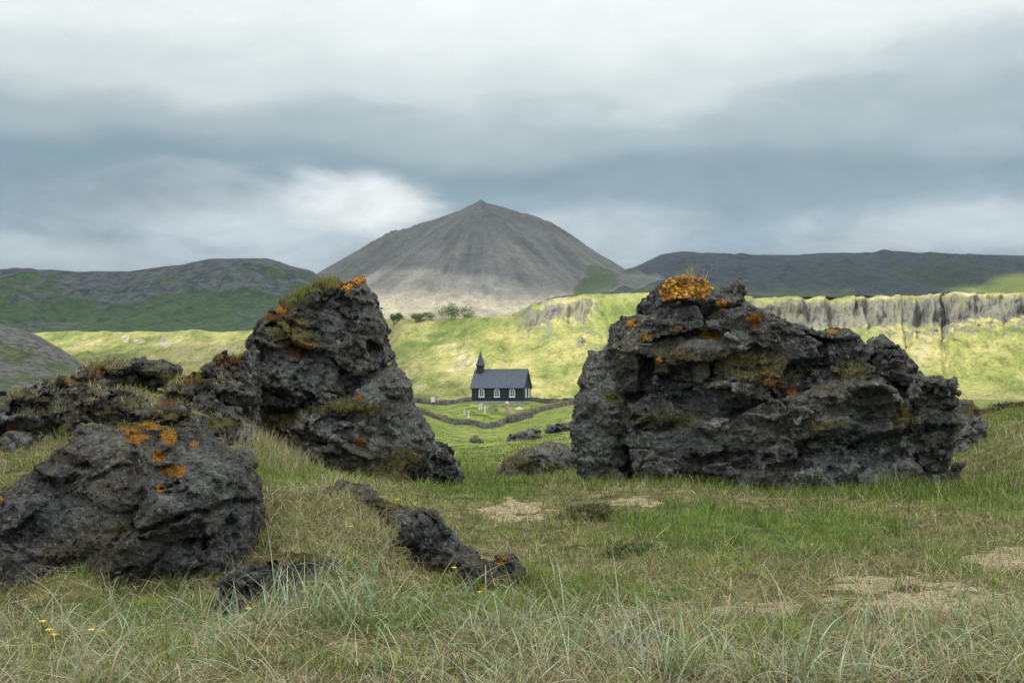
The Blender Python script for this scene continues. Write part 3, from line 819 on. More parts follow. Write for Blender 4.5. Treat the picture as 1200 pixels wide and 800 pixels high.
    V = V + N0 * (h * (.9 * fbm(V * (.22 / h) + seed, 3, 2.1, .65) + .8 * vt - .6 * (1 - smooth(vb - va, 0, .12)) + .5 * (vr - .5)))[:, None]
    V = V + (h * .40) * np.stack([perlin(V * (.45 / h) + 5), perlin(V * (.45 / h) + 25), perlin(V * (.45 / h) + 45)], -1)
    org = np.array([V[:, 0].mean(), V[:, 1].mean(), 0]); org[2] = float(zg(org[0], org[1]))
    me = np_mesh(name, V - org, Q)
    px, py = proj(V); spots = spots or {}
    rag = .35 * fbm(V * 3.0 + 9, 3)
    for k in ('lichen', 'moss', 'grey', 'rust'):
        s = blob(px, py, spots.get(k, []))
        fattr(me, k, np.where(s > 0, np.clip(s + rag * (k != 'lichen'), 0, 1), 0) if k != 'grey' else s)
    fattr(me, 'tone', np.clip(tone + .55 * fbm(V * .9 + seed, 2) + .5 * (voronoi(V / np.array(cell) + seed)[2] - .5) + .4 * (voronoi(V / cell2 + seed * 2)[2] - .5), 0, 1)); fattr(me, 'fine', np.full(len(V), fine))
    o = link_mesh(name, me, M_ROCK); o.location = org
    tag(o, label, cat, group)
    nrm = normals(V)
    ROCKS.append(dict(o=o, V=V, N=nrm, org=org, px=px, py=py)); return ROCKS[-1]


RIGHT = make_rock('lava_outcrop', 'big dark lava outcrop capped with bright orange lichen, wide jagged slope', [
    ([(690, 560), (686, 480), (694, 420), (712, 409), (718, 402), (724, 379), (734, 374), (755, 371), (759, 356), (770, 341), (783, 330), (800, 323), (818, 327), (832, 336), (845, 346), (851, 349), (853, 334), (864, 332), (869, 352),
      (883, 361), (904, 369), (922, 380), (943, 389), (961, 392), (974, 388), (987, 384), (1004, 397), (1017, 406), (1024, 405), (1036, 391), (1056, 413), (1073, 436), (1090, 470), (1096, 540), (1085, 600), (900, 600), (700, 590)], 26.2, 1.7, .6, .12),
    ([(672, 548), (670, 505), (678, 462), (684, 432), (695, 411), (712, 410), (728, 430), (738, 470), (742, 510), (736, 575), (690, 580)], 25.0, .62, .45, .10),
    ([(1066, 444), (1084, 442), (1102, 443), (1108, 458), (1111, 486), (1110, 520), (1106, 560), (1104, 600), (1040, 600), (1036, 520), (1050, 470)], 24.8, .8, .10, .03),
    ([(740, 500), (790, 486), (850, 494), (905, 470), (960, 450), (1010, 446), (1040, 452), (1072, 480), (1080, 600), (880, 605), (735, 590)], 24.6, .75, .5, .06),
    ([(716, 408), (760, 384), (830, 392), (880, 402), (905, 425), (860, 440), (780, 436), (730, 430)], 24.9, .55, .35, .05)],
    .029, cell=(1.0, .8, .48), A=.32, crack=.13, rough=.085, cell2=.33, A2=.12, seed=1.3, tilt=.14, tone=.38,
    spots=dict(lichen=[(806, 338, 34, 16), (790, 343, 22, 14), (741, 379, 11, 7), (756, 395, 8, 5), (792, 387, 8, 5), (832, 392, 16, 9), (770, 422, 9, 6), (975, 388, 10, 4), (884, 372, 14, 7), (846, 356, 12, 8)],
               moss=[(850, 425, 110, 20), (900, 430, 50, 24), (775, 494, 50, 10), (1000, 432, 26, 16), (955, 502, 14, 8), (984, 502, 16, 8), (868, 376, 24, 10), (720, 464, 16, 10), (1060, 488, 16, 20)],
               grey=[(700, 480, 40, 90), (790, 518, 60, 22), (830, 472, 50, 18), (830, 408, 40, 16), (1094, 490, 40, 80), (960, 470, 50, 26), (870, 515, 50, 18), (900, 395, 26, 16)], rust=[(905, 448, 16, 12), (925, 457, 18, 10), (885, 378, 14, 10)]))

LEFT = make_rock('lava_pinnacle', 'tall craggy lava pinnacle with grassy tip and pale pitted apron', [
    ([(296, 560), (272, 476), (271, 457), (281, 432), (292, 413), (288, 401), (296, 390), (305, 375), (327, 360), (346, 343), (365, 330), (388, 328), (410, 329), (422, 322), (428, 335), (440, 349), (447, 367), (452, 386), (456, 410), (462, 428), (470, 450), (480, 520), (440, 580), (330, 580)], 26.0, 1.15, .7, .10),
    ([(342, 500), (370, 482), (400, 460), (430, 436), (452, 420), (464, 434), (477, 452), (476, 470), (492, 488), (504, 510), (507, 540), (512, 600), (360, 600), (345, 545)], 25.0, .9, .5, .24),
    ([(440, 450), (455, 436), (466, 440), (478, 452), (474, 468), (455, 475)], 25.0, .45, .2, 0)],
    .028, cell=(.75, .7, .55), A=.24, crack=.12, rough=.085, cell2=.3, A2=.11, seed=4.1, tilt=-.5, tone=.36, cracks=[((312, 488), (400, 466), 4, .18), ((400, 466), (455, 428), 4, .18)],
    spots=dict(lichen=[(419, 327, 12, 8), (408, 337, 12, 6), (420, 466, 8, 5), (424, 519, 10, 6), (330, 362, 12, 7)],
               moss=[(370, 334, 30, 12), (345, 350, 22, 14), (340, 385, 26, 26), (352, 400, 26, 16), (415, 480, 60, 10), (400, 555, 60, 12), (470, 545, 30, 24), (310, 490, 50, 16)],
               grey=[(468, 490, 66, 80), (372, 437, 30, 30), (430, 350, 22, 40), (330, 430, 24, 26)], rust=[(395, 335, 22, 9), (350, 410, 26, 16), (320, 372, 16, 8)]))

BOULDER = make_rock('lava_boulder', 'rounded dark lava boulder with orange lichen crown and a long diagonal crack', [
    ([(-60, 700), (-50, 620), (-20, 590), (0, 583), (25, 562), (45, 545), (82, 520), (136, 504), (165, 498), (194, 501), (231, 511), (264, 528), (285, 548), (295, 577), (297, 610), (293, 640), (275, 690), (200, 720), (60, 730)], 13.2, 1.05, .75, .12)],
    .019, cell=(.8, .7, .5), A=.13, crack=.05, rough=.065, cell2=.17, A2=.055, seed=7.7, tilt=.3, tone=.45, fine=1.6, cracks=[((135, 634), (210, 606), 3, .10), ((210, 606), (290, 586), 3, .10), ((232, 610), (242, 650), 4, .08), ((88, 543), (112, 548), 5, .08)],
    spots=dict(lichen=[(152, 504, 18, 7), (178, 499, 22, 6), (199, 511, 14, 14), (186, 535, 12, 11), (204, 552, 26, 11), (189, 571, 10, 8), (227, 520, 8, 6), (160, 514, 18, 9), (0, 585, 5, 8)],
               moss=[(150, 495, 50, 8), (140, 620, 10, 6)], grey=[(250, 545, 50, 36), (90, 600, 60, 40)]))

make_rock('lava_ridge', 'low knobbly lava ridge snaking through the turf with lichened end knob', [
    ([(384, 576), (398, 566), (422, 571), (450, 588), (478, 598), (492, 612), (490, 640), (466, 636), (436, 616), (400, 597)], 14.6, .35, .2, .2),
    ([(470, 612), (484, 598), (504, 596), (516, 612), (530, 626), (556, 642), (566, 656), (566, 680), (540, 676), (508, 670), (486, 656)], 13.2, .38, .22, .1),
    ([(540, 650), (566, 658), (576, 662), (583, 655), (602, 652), (616, 676), (606, 695), (590, 702), (572, 694), (548, 676)], 12.2, .3, .16, .1)],
    .018, cell=(.32, .3, .22), A=.14, crack=.07, rough=.05, cell2=.12, A2=.06, seed=9.2, fine=1.6, tone=.35, spots=dict(lichen=[(588, 657, 10, 7)], grey=[(470, 608, 20, 14)], moss=[(450, 592, 30, 8)]))
make_rock('lava_ledge', 'dark hollowed lava ledge under the dry grass mound', [
    ([(262, 676), (290, 658), (320, 648), (352, 650), (385, 656), (404, 668), (402, 700), (360, 730), (300, 730), (262, 710)], 11.6, .4, .2, .1)],
    .02, cell=(.3, .3, .2), A=.16, crack=.1, rough=.05, cell2=.12, A2=.06, seed=12.2, fine=1.6, tone=.25, spots=dict(moss=[(330, 652, 70, 10)]))
make_rock('lava_rock', 'small ragged black lava rock at the foot of the pinnacle', [
    ([(500, 530), (508, 516), (524, 522), (534, 540), (543, 558), (536, 574), (520, 585), (500, 580)], 24.2, .35, .2, .1)],
    .028, cell=(.3, .3, .25), A=.16, crack=.08, rough=.06, cell2=.15, A2=.06, seed=14.0, tone=.2)
make_rock('lava_rock', 'heathery grey lava hump in the grassy gap between the outcrops', [
    ([(578, 560), (588, 544), (604, 530), (622, 524), (645, 517), (662, 524), (670, 545), (668, 566), (600, 572)], 35.5, .9, .5, .15)],
    .05, cell=(.6, .5, .35), A=.28, crack=.12, rough=.1, cell2=.22, A2=.12, seed=16.0, tone=.5, fine=.8, spots=dict(moss=[(610, 545, 24, 10), (650, 550, 16, 12)], grey=[(620, 545, 50, 20)]))
make_rock('lava_rock', 'low flat black lava slab lying in the green hollow', [
    ([(588, 528), (594, 518), (599, 511), (612, 505), (630, 502), (637, 508), (630, 518), (622, 528)], 138, 2.0, .8, .2)],
    .16, cell=(1.4, 1.4, .8), A=.5, crack=.25, rough=.2, cell2=.8, A2=.25, seed=18.0, tone=.15, fine=.35)
make_rock('lava_rock', 'oblong dark lava block standing beyond the flat slab', [
    ([(638, 512), (642, 497), (655, 496), (668, 495), (684, 497), (688, 512)], 165, 1.8, .7, .05)],
    .17, cell=(1.5, 1.5, .9), A=.5, crack=.25, rough=.2, cell2=.8, A2=.25, seed=20.0, tone=.2, fine=.35)
make_rock('lava_rock', 'small dark stone sunk in grass left of the flat slab', [
    ([(548, 520), (552, 513), (558, 511), (565, 515), (567, 522)], 150, 1.0, .4, .05)],
    .14, cell=(.9, .9, .6), A=.3, crack=.15, rough=.12, cell2=.5, A2=.15, seed=21.0, tone=.2, fine=.35)
make_rock('lava_rock', 'weathered pale lava hump peeping out behind the squared end block', [
    ([(1110, 570), (1118, 480), (1122, 470), (1130, 467), (1140, 470), (1149, 480), (1155, 495), (1158, 520), (1158, 570)], 31, .5, .3, .1)],
    .042, cell=(.5, .5, .4), A=.2, crack=.09, rough=.08, cell2=.2, A2=.08, seed=22.0, tone=.9, spots=dict(moss=[(1140, 480, 20, 10)], grey=[(1130, 490, 90, 90)]))
# the rubble ridge at the left, piece by piece
make_rock('lava_outcrop', 'flat topped rubble crest of lava on the skyline of the ridge', [
    ([(92, 446), (98, 431), (120, 425), (134, 422), (152, 424), (174, 418), (190, 424), (204, 431), (212, 448), (150, 458)], 26, .9, .3, .2)],
    .036, cell=(.5, .5, .22), A=.26, crack=.11, rough=.07, cell2=.16, A2=.09, seed=24.0, tone=.5, spots=dict(moss=[(125, 433, 26, 10), (180, 440, 30, 8)], rust=[(118, 436, 18, 7)]))
make_rock('lava_outcrop', 'broken lava shoulder with rusty moss leaning on the pinnacle', [
    ([(190, 520), (196, 458), (212, 444), (232, 437), (244, 420), (257, 414), (266, 418), (278, 414), (296, 408), (300, 470), (296, 520)], 23.6, .8, .4, .15)],
    .034, cell=(.5, .5, .32), A=.28, crack=.12, rough=.08, cell2=.2, A2=.1, seed=26.0, tone=.38, spots=dict(moss=[(225, 444, 30, 10), (270, 420, 24, 8), (230, 490, 30, 12)], rust=[(270, 424, 20, 10), (222, 446, 24, 7)]))
make_rock('lava_outcrop', 'thin dark lava slab jutting over turf in the middle of the ridge', [
    ([(84, 492), (92, 458), (106, 453), (130, 454), (152, 457), (156, 466), (172, 478), (200, 470), (222, 476), (236, 492), (236, 540), (90, 540)], 19.6, .7, .3, .15)],
    .03, cell=(.45, .45, .2), A=.26, crack=.12, rough=.07, cell2=.16, A2=.09, seed=28.0, tone=.36, fine=1.2, spots=dict(moss=[(120, 482, 26, 8), (200, 486, 30, 8), (150, 474, 20, 8)], rust=[(195, 473, 22, 5)]))
make_rock('lava_outcrop', 'jumbled black lava heap with an orange lichen point at its top', [
    ([(-40, 540), (-30, 480), (0, 470), (20, 460), (46, 452), (60, 449), (72, 444), (80, 442), (92, 448), (98, 470), (104, 505), (96, 540)], 19.0, .8, .35, .15)],
    .03, cell=(.45, .45, .3), A=.28, crack=.13, rough=.08, cell2=.17, A2=.1, seed=30.0, tone=.38, fine=1.2, spots=dict(lichen=[(77, 447, 7, 9)], moss=[(30, 470, 30, 10), (60, 500, 30, 8), (15, 510, 20, 20)], rust=[(88, 447, 8, 6), (14, 505, 14, 16)], grey=[(75, 470, 20, 10)]))
make_rock('lava_rock', 'lumpy lava chunk filling the notch between slab and pinnacle', [
    ([(228, 545), (236, 500), (252, 486), (275, 492), (286, 515), (284, 550)], 19.0, .5, .25, .15)],
    .028, cell=(.35, .35, .25), A=.2, crack=.1, rough=.07, cell2=.14, A2=.08, seed=32.0, tone=.4, fine=1.2, spots=dict(moss=[(262, 496, 24, 10)]))


# ------------------------------------------------------------------ plain materials
def mat_plain(name, c0, c1, scale=8.0, rough=.85, bump=.3, dist=.02, spec=.2):
    m, t, out = new_mat(name)
    pos = t.new('ShaderNodeTexCoord').outputs['Object']
    n = t.noise(pos, scale, 6, .65)
    principled(t, out, t.mix(t.step(n, .3, .7), c0, c1), rough, t.bump(n, bump, dist), spec); return m


def mat_blades(name, trans=.35):
    m, t, out = new_mat(name)
    c = t.attr('col').outputs['Color']
    d = t.new('ShaderNodeBsdfPrincipled', {'Base Color': c, 'Roughness': .6, 'Specular IOR Level': .25})
    r = t.new('ShaderNodeBsdfTranslucent', {'Color': c})
    mx = t.new('ShaderNodeMixShader', {0: trans, 1: d.outputs[0], 2: r.outputs[0]})
    t.l.new(mx.outputs[0], out.inputs[0]); return m


M_BLADE = mat_blades('grass_blades')
M_TAR = mat_plain('black_tarred_boards', (.018, .025, .034), (.030, .040, .052), 3.0, .7)
M_ROOF = mat_plain('dark_slate_roof', (.045, .062, .085), (.066, .085, .112), 2.0, .6)
M_WHITE = mat_plain('white_paint', (.72, .73, .74), (.80, .81, .82), 4.0, .5)
M_GLASS = mat_plain('dark_window_glass', (.02, .025, .03), (.03, .035, .04), 2.0, .08, 0, .01, .6)
M_FOUND = mat_plain('pale_foundation_stone', (.22, .23, .22), (.32, .33, .31), 2.0)
M_STONE = mat_plain('beige_stone', (.26, .21, .16), (.38, .32, .25), 2.5)
M_GREYST = mat_plain('grey_headstone', (.14, .14, .14), (.22, .22, .22), 3.0)


# ------------------------------------------------------------------ church
def build_church():
    th = R(13.7); Wd, Ln, Hw, Hr = 6.4, 10.7, 3.05, 3.25
    fc = P(583, 471.6, 285)
    c = fc + np.array([math.sin(th), math.cos(th), 0]) * Wd / 2
    root = empty('church', (c[0], c[1], fc[2]), -th)
    tag(root, 'small black timber church with white arched windows and slender steeple', 'church')
    MB().box((0, 0, -.35), (Ln + .16, Wd + .16, 1.3)).build('foundation', M_FOUND, root)
    w = MB(); x0, x1, y0, y1, z0, z1 = -Ln / 2, Ln / 2, -Wd / 2, Wd / 2, .302, Hw
    prof = [(y0, z0), (y1, z0), (y1, z1), (0, z1 + Hr), (y0, z1)]
    w.loft([[(x1, y, z) for y, z in prof], [(x0, y, z) for y, z in prof]][::-1])
    for i in range(27):
        x = x0 + .2 + i * (Ln - .4) / 26
        w.box((x, y0 - .012, (z0 + z1) / 2), (.05, .03, z1 - z0 - .02)); w.box((x, y1 + .012, (z0 + z1) / 2), (.05, .03, z1 - z0 - .02))
    w.build('wall', M_TAR, root)
    for sgn in (-1, 1):
        k = Hr / (Wd / 2); ov = .28
        a = (sgn * (Wd / 2 + ov), z1 - ov * k + .03); b = (0.0, z1 + Hr + .03); t_ = .16
        nrm = Vector((sgn * k, 1)).normalized() * t_
        pr = [a, (a[0] + nrm.x, a[1] + nrm.y), (0.0, b[1] + nrm.length / (1 / math.hypot(1, k)) * 1.0), b]
        if sgn < 0: pr = pr[::-1]
        rf = MB().loft([[(x0 - .22, y, z) for y, z in pr], [(x1 + .22, y, z) for y, z in pr]])
        ro = rf.build('roof', M_ROOF, root)
        if sgn < 0:
            MB().tube([(x0 - .2, 0, b[1] + .36), (x1 + .2, 0, b[1] + .36)], [.1, .1], 6).build('ridge_cap', M_ROOF, ro)
    for xe in (x0 - .24, x1 + .24):            # verge boards along both gables
        k = Hr / (Wd / 2)
        vb = MB()
        for sgn in (-1, 1):
            vb.loft([[(xe + d, sgn * 3.5, z1 - .3 * k - .02), (xe + d, sgn * 3.5, z1 - .3 * k + .24), (xe + d, .0, z1 + Hr + .29), (xe + d, .0, z1 + Hr + .01)][::int(sgn)] for d in (-.03, .03)])
        vb.build('verge_board', M_TAR, root)

    def arched(wd, ht, n=6):
        pts = [(-wd / 2, 0), (wd / 2, 0), (wd / 2, ht * .62)]
        pts += [(wd / 2 - wd / 2 * (1 - math.cos(u)) , ht * .62 + ht * .38 * math.sin(u)) for u in np.linspace(.25, math.pi / 2, n)]
        pts += [(-q[0], q[1]) for q in reversed(pts[2:-1])]
        return pts
    def window(x, y, rz, zb, wd, ht):
        o_ = arched(wd, ht); i_ = [(a * (wd - .30) / wd, .15 + b * (ht - .30) / ht) for a, b in o_]
        def tr(a, d, z):                                           # a along the wall, d outwards
            return (x + a * math.cos(rz) + d * math.sin(rz), y + a * math.sin(rz) - d * math.cos(rz), zb + z)
        m = MB(); n = len(o_)
        for j in range(n):
            k = (j + 1) % n
            m.loft([[tr(o_[q][0], d, o_[q][1]) if w_ else tr(i_[q][0], d, i_[q][1]) for (q, w_, d) in ((e, 1, .035), (e, 1, .12), (e, 0, .12), (e, 0, .035))] for e in (j, k)], cap=False)
        for (a0, a1, b0, b1) in ((-.035, .035, .12, ht * .9), (-wd * .36, wd * .36, ht * .36, ht * .36 + .06), (-wd * .36, wd * .36, ht * .62, ht * .62 + .06)):
            m.loft([[tr(a0, d, b0), tr(a1, d, b0), tr(a1, d, b1), tr(a0, d, b1)] for d in (.06, .10)])
        m.box(tr(0, .1, -.05), (wd + .2 if abs(math.cos(rz)) > .5 else .16, .16 if abs(math.cos(rz)) > .5 else wd + .2, .09))
        fr = m.build('window', M_WHITE, root)
        p = MB().loft([[tr(a, d, b) for a, b in i_] for d in (.032, .05)]); p.build('pane', M_GLASS, fr)
    for x in (-3.30, -.10, 3.05):
        window(x, y0, 0, 1.12, 1.12, 1.75); window(-x, y1, math.pi, 1.12, 1.12, 1.75)
    for y in (-1.35, 1.35): window(x1, y, math.pi / 2, 1.12, 1.0, 1.75)
    dr = MB().box((x0 - .06, 0, 1.4), (.10, 1.4, 2.15)).build('door', M_TAR, root)
    MB().box((x0 - .13, .5, 1.35), (.05, .05, .2)).build('handle', M_GREYST, dr)
    sx_, zr = x0 + .95, z1 + Hr
    def ring(h, z): return [(sx_ - h, -h, z), (sx_ + h, -h, z), (sx_ + h, h, z), (sx_ - h, h, z)]
    st = MB().loft([ring(.70, zr - .95), ring(.64, zr + .55), ring(.64, zr + 1.15)]).build('steeple', M_TAR, root)
    MB().loft([ring(.84, zr + 1.152), ring(.80, zr + 1.32), ring(.56, zr + 1.9), ring(.26, zr + 3.1), ring(.05, zr + 3.95)]).build('spire', M_ROOF, st)
    MB().box((sx_, 0, zr + 4.3), (.07, .07, .75)).box((sx_, 0, zr + 4.42), (.42, .07, .07)).tube([(sx_, 0, zr + 3.93), (sx_, 0, zr + 4.0), (sx_, 0, zr + 4.07)], [.05, .12, .05], 8).build('cross', M_GREYST, st)


build_church()


# ------------------------------------------------------------------ churchyard
def sweep_wall(name, label, pts, h, w0, w1, group='stone walls round the churchyard', seed=0):
    """pts = (px, py of the foot, distance)"""
    W = np.array([P(a, b, c) for a, b, c in pts]); s = np.concatenate([[0], np.cumsum(np.hypot(*np.diff(W[:, :2], axis=0).T))])
    n = int(s[-1] / .35) + 2; ss = np.linspace(0, s[-1], n)
    C_ = np.stack([np.interp(ss, s, W[:, 0]), np.interp(ss, s, W[:, 1])], -1)
    ker = np.ones(9) / 9; Cp = np.pad(C_, ((4, 4), (0, 0)), 'edge'); C_ = np.stack([np.convolve(Cp[:, i], ker, 'valid') for i in (0, 1)], -1)
    T = np.gradient(C_, axis=0); T /= np.linalg.norm(T, axis=1)[:, None]; N_ = np.stack([-T[:, 1], T[:, 0]], -1)
    zb = zg(C_[:, 0], C_[:, 1])
    sec = [(-w0, -.6), (-w0, .0), (-.5 * (w0 + w1), h * .5), (-w1, h * .93), (-.4 * w1, h * 1.04), (.4 * w1, h * 1.04), (w1, h * .93), (.5 * (w0 + w1), h * .5), (w0, 0), (w0, -.6)]
    V = np.stack([np.concatenate([C_ + N_ * a, (zb + b * (1 + (.16 * fbm2(ss, 0 * ss, .5, 3, seed) if b > 0 else 0)))[:, None]], -1) for a, b in sec], 1)
    k = len(sec); V = V.reshape(-1, 3)
    nz = np.stack([fbm(V * 1.3 + seed, 3), fbm(V * 1.3 + 9 + seed, 3), fbm(V * 1.3 + 17 + seed, 3)], -1); V = V + .12 * nz + .22 * ((voronoi(V / .6)[2] - .5)[:, None]) * np.array([1, 1, .6])
    f = grid_faces(n, k); wrap = np.stack([np.arange(n - 1) * k + k - 1, np.arange(n - 1) * k, np.arange(1, n) * k, np.arange(1, n) * k + k - 1], -1)
    caps = []
    for e in (0, n - 1):
        for j in range(k // 2 - 1):
            q = [e * k + j, e * k + j + 1, e * k + k - 2 - j, e * k + k - 1 - j]; caps.append(q if e else q[::-1])
    org = np.array([V[:, 0].mean(), V[:, 1].mean(), V[:, 2].min()])
    me = np_mesh(name, V - org, np.concatenate([f, wrap, np.array(caps)]))
    fattr(me, 'fine', np.full(len(V), .45)); fattr(me, 'tone', np.full(len(V), .30)); fattr(me, 'moss', .25 + .4 * fbm(V * .3, 2))
    o = link_mesh(name, me, M_ROCK); o.location = org; tag(o, label, 'wall', group); return o


sweep_wall('stone_wall', 'low dark stone wall bending round the front of the churchyard', [(478, 482, 272), (498, 486, 268), (515, 493, 265), (535, 498, 262), (553, 501.5, 259), (568, 503.5, 257), (582, 500, 260), (597, 496, 265), (612, 489, 268), (627, 485, 274), (645, 480, 280), (672, 474, 287), (700, 471, 291)], .95, .7, .42, seed=1)
sweep_wall('stone_wall', 'long dark stone wall along the back of the church', [(440, 471, 300), (480, 471, 300), (520, 471, 302), (553, 471.5, 305), (600, 471.5, 305), (640, 471.5, 302), (700, 472, 300)], 1.0, .7, .45, seed=5)
sweep_wall('stone_wall', 'short thick heap of dark stones at the wall bend before the church', [(594, 492, 262.5), (604, 489.5, 263.5), (613, 487.5, 265), (622, 486, 267)], 1.25, 1.0, .7, seed=9)


def gz(px, Yd):
    x = (px - 600) / F * Yd; return np.array([x, Yd, float(zg(x, Yd))])


def white_cross(px, Yd, h, label):
    g = gz(px, Yd); m = MB().box((0, 0, h / 2 - .1), (.16, .12, h + .2)).box((0, -.002, h * .72), (h * .52, .116, .15)).box((0, 0, .08), (.4, .3, .24))
    o = m.build('grave_cross', M_WHITE); o.location = g; tag(o, label, 'grave cross', 'white grave markers')
white_cross(544.6, 272, .95, 'shorter of the two white grave crosses standing apart from the others')
white_cross(549.2, 268, 1.35, 'taller of the two white grave crosses standing apart from the others')
white_cross(561.6, 277, 1.0, 'white grave cross at the start of the row before the church')
white_cross(564.2, 278, 1.15, 'narrow white grave cross second in the row before the church')
white_cross(568.2, 274, 1.35, 'tallest white grave cross in the row before the church')


def headstone(px, Yd, w, h, mat, label):
    g = gz(px, Yd)
    pts = [(-w / 2, -.2), (w / 2, -.2), (w / 2, h * .7)] + [(w / 2 * math.cos(u), h * .7 + h * .3 * math.sin(u)) for u in np.linspace(.3, math.pi - .3, 6)] + [(-w / 2, h * .7)]
    o = MB().prism_y(pts, -.09, .09).box((0, 0, -.02), (w + .25, .42, .22)).build('headstone', mat); o.location = g; tag(o, label, 'headstone', 'headstones in the churchyard')
headstone(573.6, 276, .8, .75, M_FOUND, 'low pale headstone just after the row of white crosses')
headstone(577.4, 275, .55, .65, M_FOUND, 'small pale headstone between low headstone and dark headstone')
headstone(581.6, 275, .7, .7, M_GREYST, 'dark grey headstone beside the leaning beige monument')
g = gz(608.5, 277); o = MB().box((0, 0, .12), (1.5, .8, .34)).box((0, .3, .36), (.6, .2, .28)).build('grave_slab', M_WHITE); o.location = g
tag(o, 'flat white grave slab lying near the beige monument', 'grave slab')
g = gz(596.5, 272)
mon = empty('monument', g); tag(mon, 'beige stone monument with pale cap leaning in the churchyard', 'monument')
rings = []
for z, r, dx in ((-.3, .82, .15), (.25, .78, .1), (.7, .62, -.02), (1.2, .46, -.16), (1.65, .34, -.3), (1.95, .3, -.36)):
    rings.append([(dx + r * (1 + .18 * math.sin(3 * k + z * 5)) * math.cos(2 * math.pi * k / 9), .8 * r * math.sin(2 * math.pi * k / 9), z) for k in range(9)])
MB().loft(rings).build('stone_body', M_STONE, mon)
MB().box((-.36, 0, 2.1), (.72, .6, .3)).box((-.36, 0, 2.33), (.5, .42, .18)).build('capstone', M_WHITE, mon)
g = gz(507.4, 268)
gt = empty('gate', g); tag(gt, 'small white gate panel with thin posts by the churchyard wall', 'gate')
zg0 = float(P(507, 471, 268)[2] - g[2])
MB().box((0, 0, zg0 + .48), (.62, .06, .95)).build('panel', M_WHITE, gt)
for x in (-.38, .38): MB().box((x, .02, zg0 * .5 + .5), (.1, .1, zg0 + 1.6)).build('post', M_FOUND, gt)


# ------------------------------------------------------------------ blades
def blades(base, L_, wd, azm, lean, curv, c0, c1, segs=3, tipw=.12):
    """vertex, face and colour arrays of grass blades that bend along an arc"""
    n = len(base); s = np.linspace(0, 1, segs + 1)
    ang = lean[:, None] + curv[:, None] * s[None]
    am = .5 * (ang[:, 1:] + ang[:, :-1]); dl = (L_ / segs)[:, None]
    r = np.concatenate([np.zeros((n, 1)), np.cumsum(np.sin(am) * dl, 1)], 1); z = np.concatenate([np.zeros((n, 1)), np.cumsum(np.cos(am) * dl, 1)], 1)
    ca, sa = np.cos(azm)[:, None], np.sin(azm)[:, None]
    ctr = np.stack([base[:, 0:1] + r * ca, base[:, 1:2] + r * sa, base[:, 2:3] + z], -1)
    tw = azm + RNG.normal(0, .5, n)
    side = np.stack([-np.sin(tw), np.cos(tw), RNG.normal(0, .25, n)], -1)
    w = wd[:, None] * (1 - (1 - tipw) * s[None] ** 1.4) * .5
    V = np.stack([ctr - side[:, None] * w[..., None], ctr + side[:, None] * w[..., None]], 2).reshape(-1, 3)
    k = 2 * (segs + 1); b = (np.arange(n) * k)[:, None] + (np.arange(segs) * 2)[None]
    Q = np.stack([b, b + 1, b + 3, b + 2], -1).reshape(-1, 4)
    C_ = c0[:, None] + (c1 - c0)[:, None] * s[None, :, None]
    return V, Q, np.repeat(C_[:, :, None], 2, 2).reshape(-1, 3)


def join_blades(name, parts, mat, parent=None, org=None):
    V = []; Q = []; C_ = []; n = 0
    for v, q, c in parts: V.append(v); Q.append(q + n); C_.append(c); n += len(v)
    V = np.concatenate(V)
    if org is not None: V = V - org
    me = np_mesh(name, V, np.concatenate(Q)); cattr(me, 'col', np.concatenate(C_)); return link_mesh(name, me, mat, parent)


def pick(n, pal, jit=.18):
    p = np.array(pal)[RNG.integers(0, len(pal), n)]; return np.clip(p * (1 + RNG.normal(0, jit, (n, 1))) * (1 + RNG.normal(0, .06, (n, 3))), .003, .8)


STRAW = [(.46, .40, .24), (.38, .33, .19), (.54, .49, .33), (.30, .24, .13), (.43, .39, .22)]
OLIVE = [(.22, .235, .06), (.28, .275, .09), (.17, .20, .05), (.31, .30, .12)]
GRN = [(.14, .22, .032), (.19, .27, .045), (.24, .30, .065), (.105, .17, .03)]
BLUE = [(.28, .36, .23), (.35, .43, .29), (.23, .32, .17), (.42, .48, .34)]
BROWN = [(.10, .07, .04), (.15, .10, .06), (.07, .05, .035)]


def scatter(n, Y0, Y1, p0=-380, p1=1580):
    px = RNG.uniform(p0, p1, n); Yv = 1 / RNG.uniform(1 / Y1, 1 / Y0, n)
    x = (px - 600) / F * Yv; return x, Yv


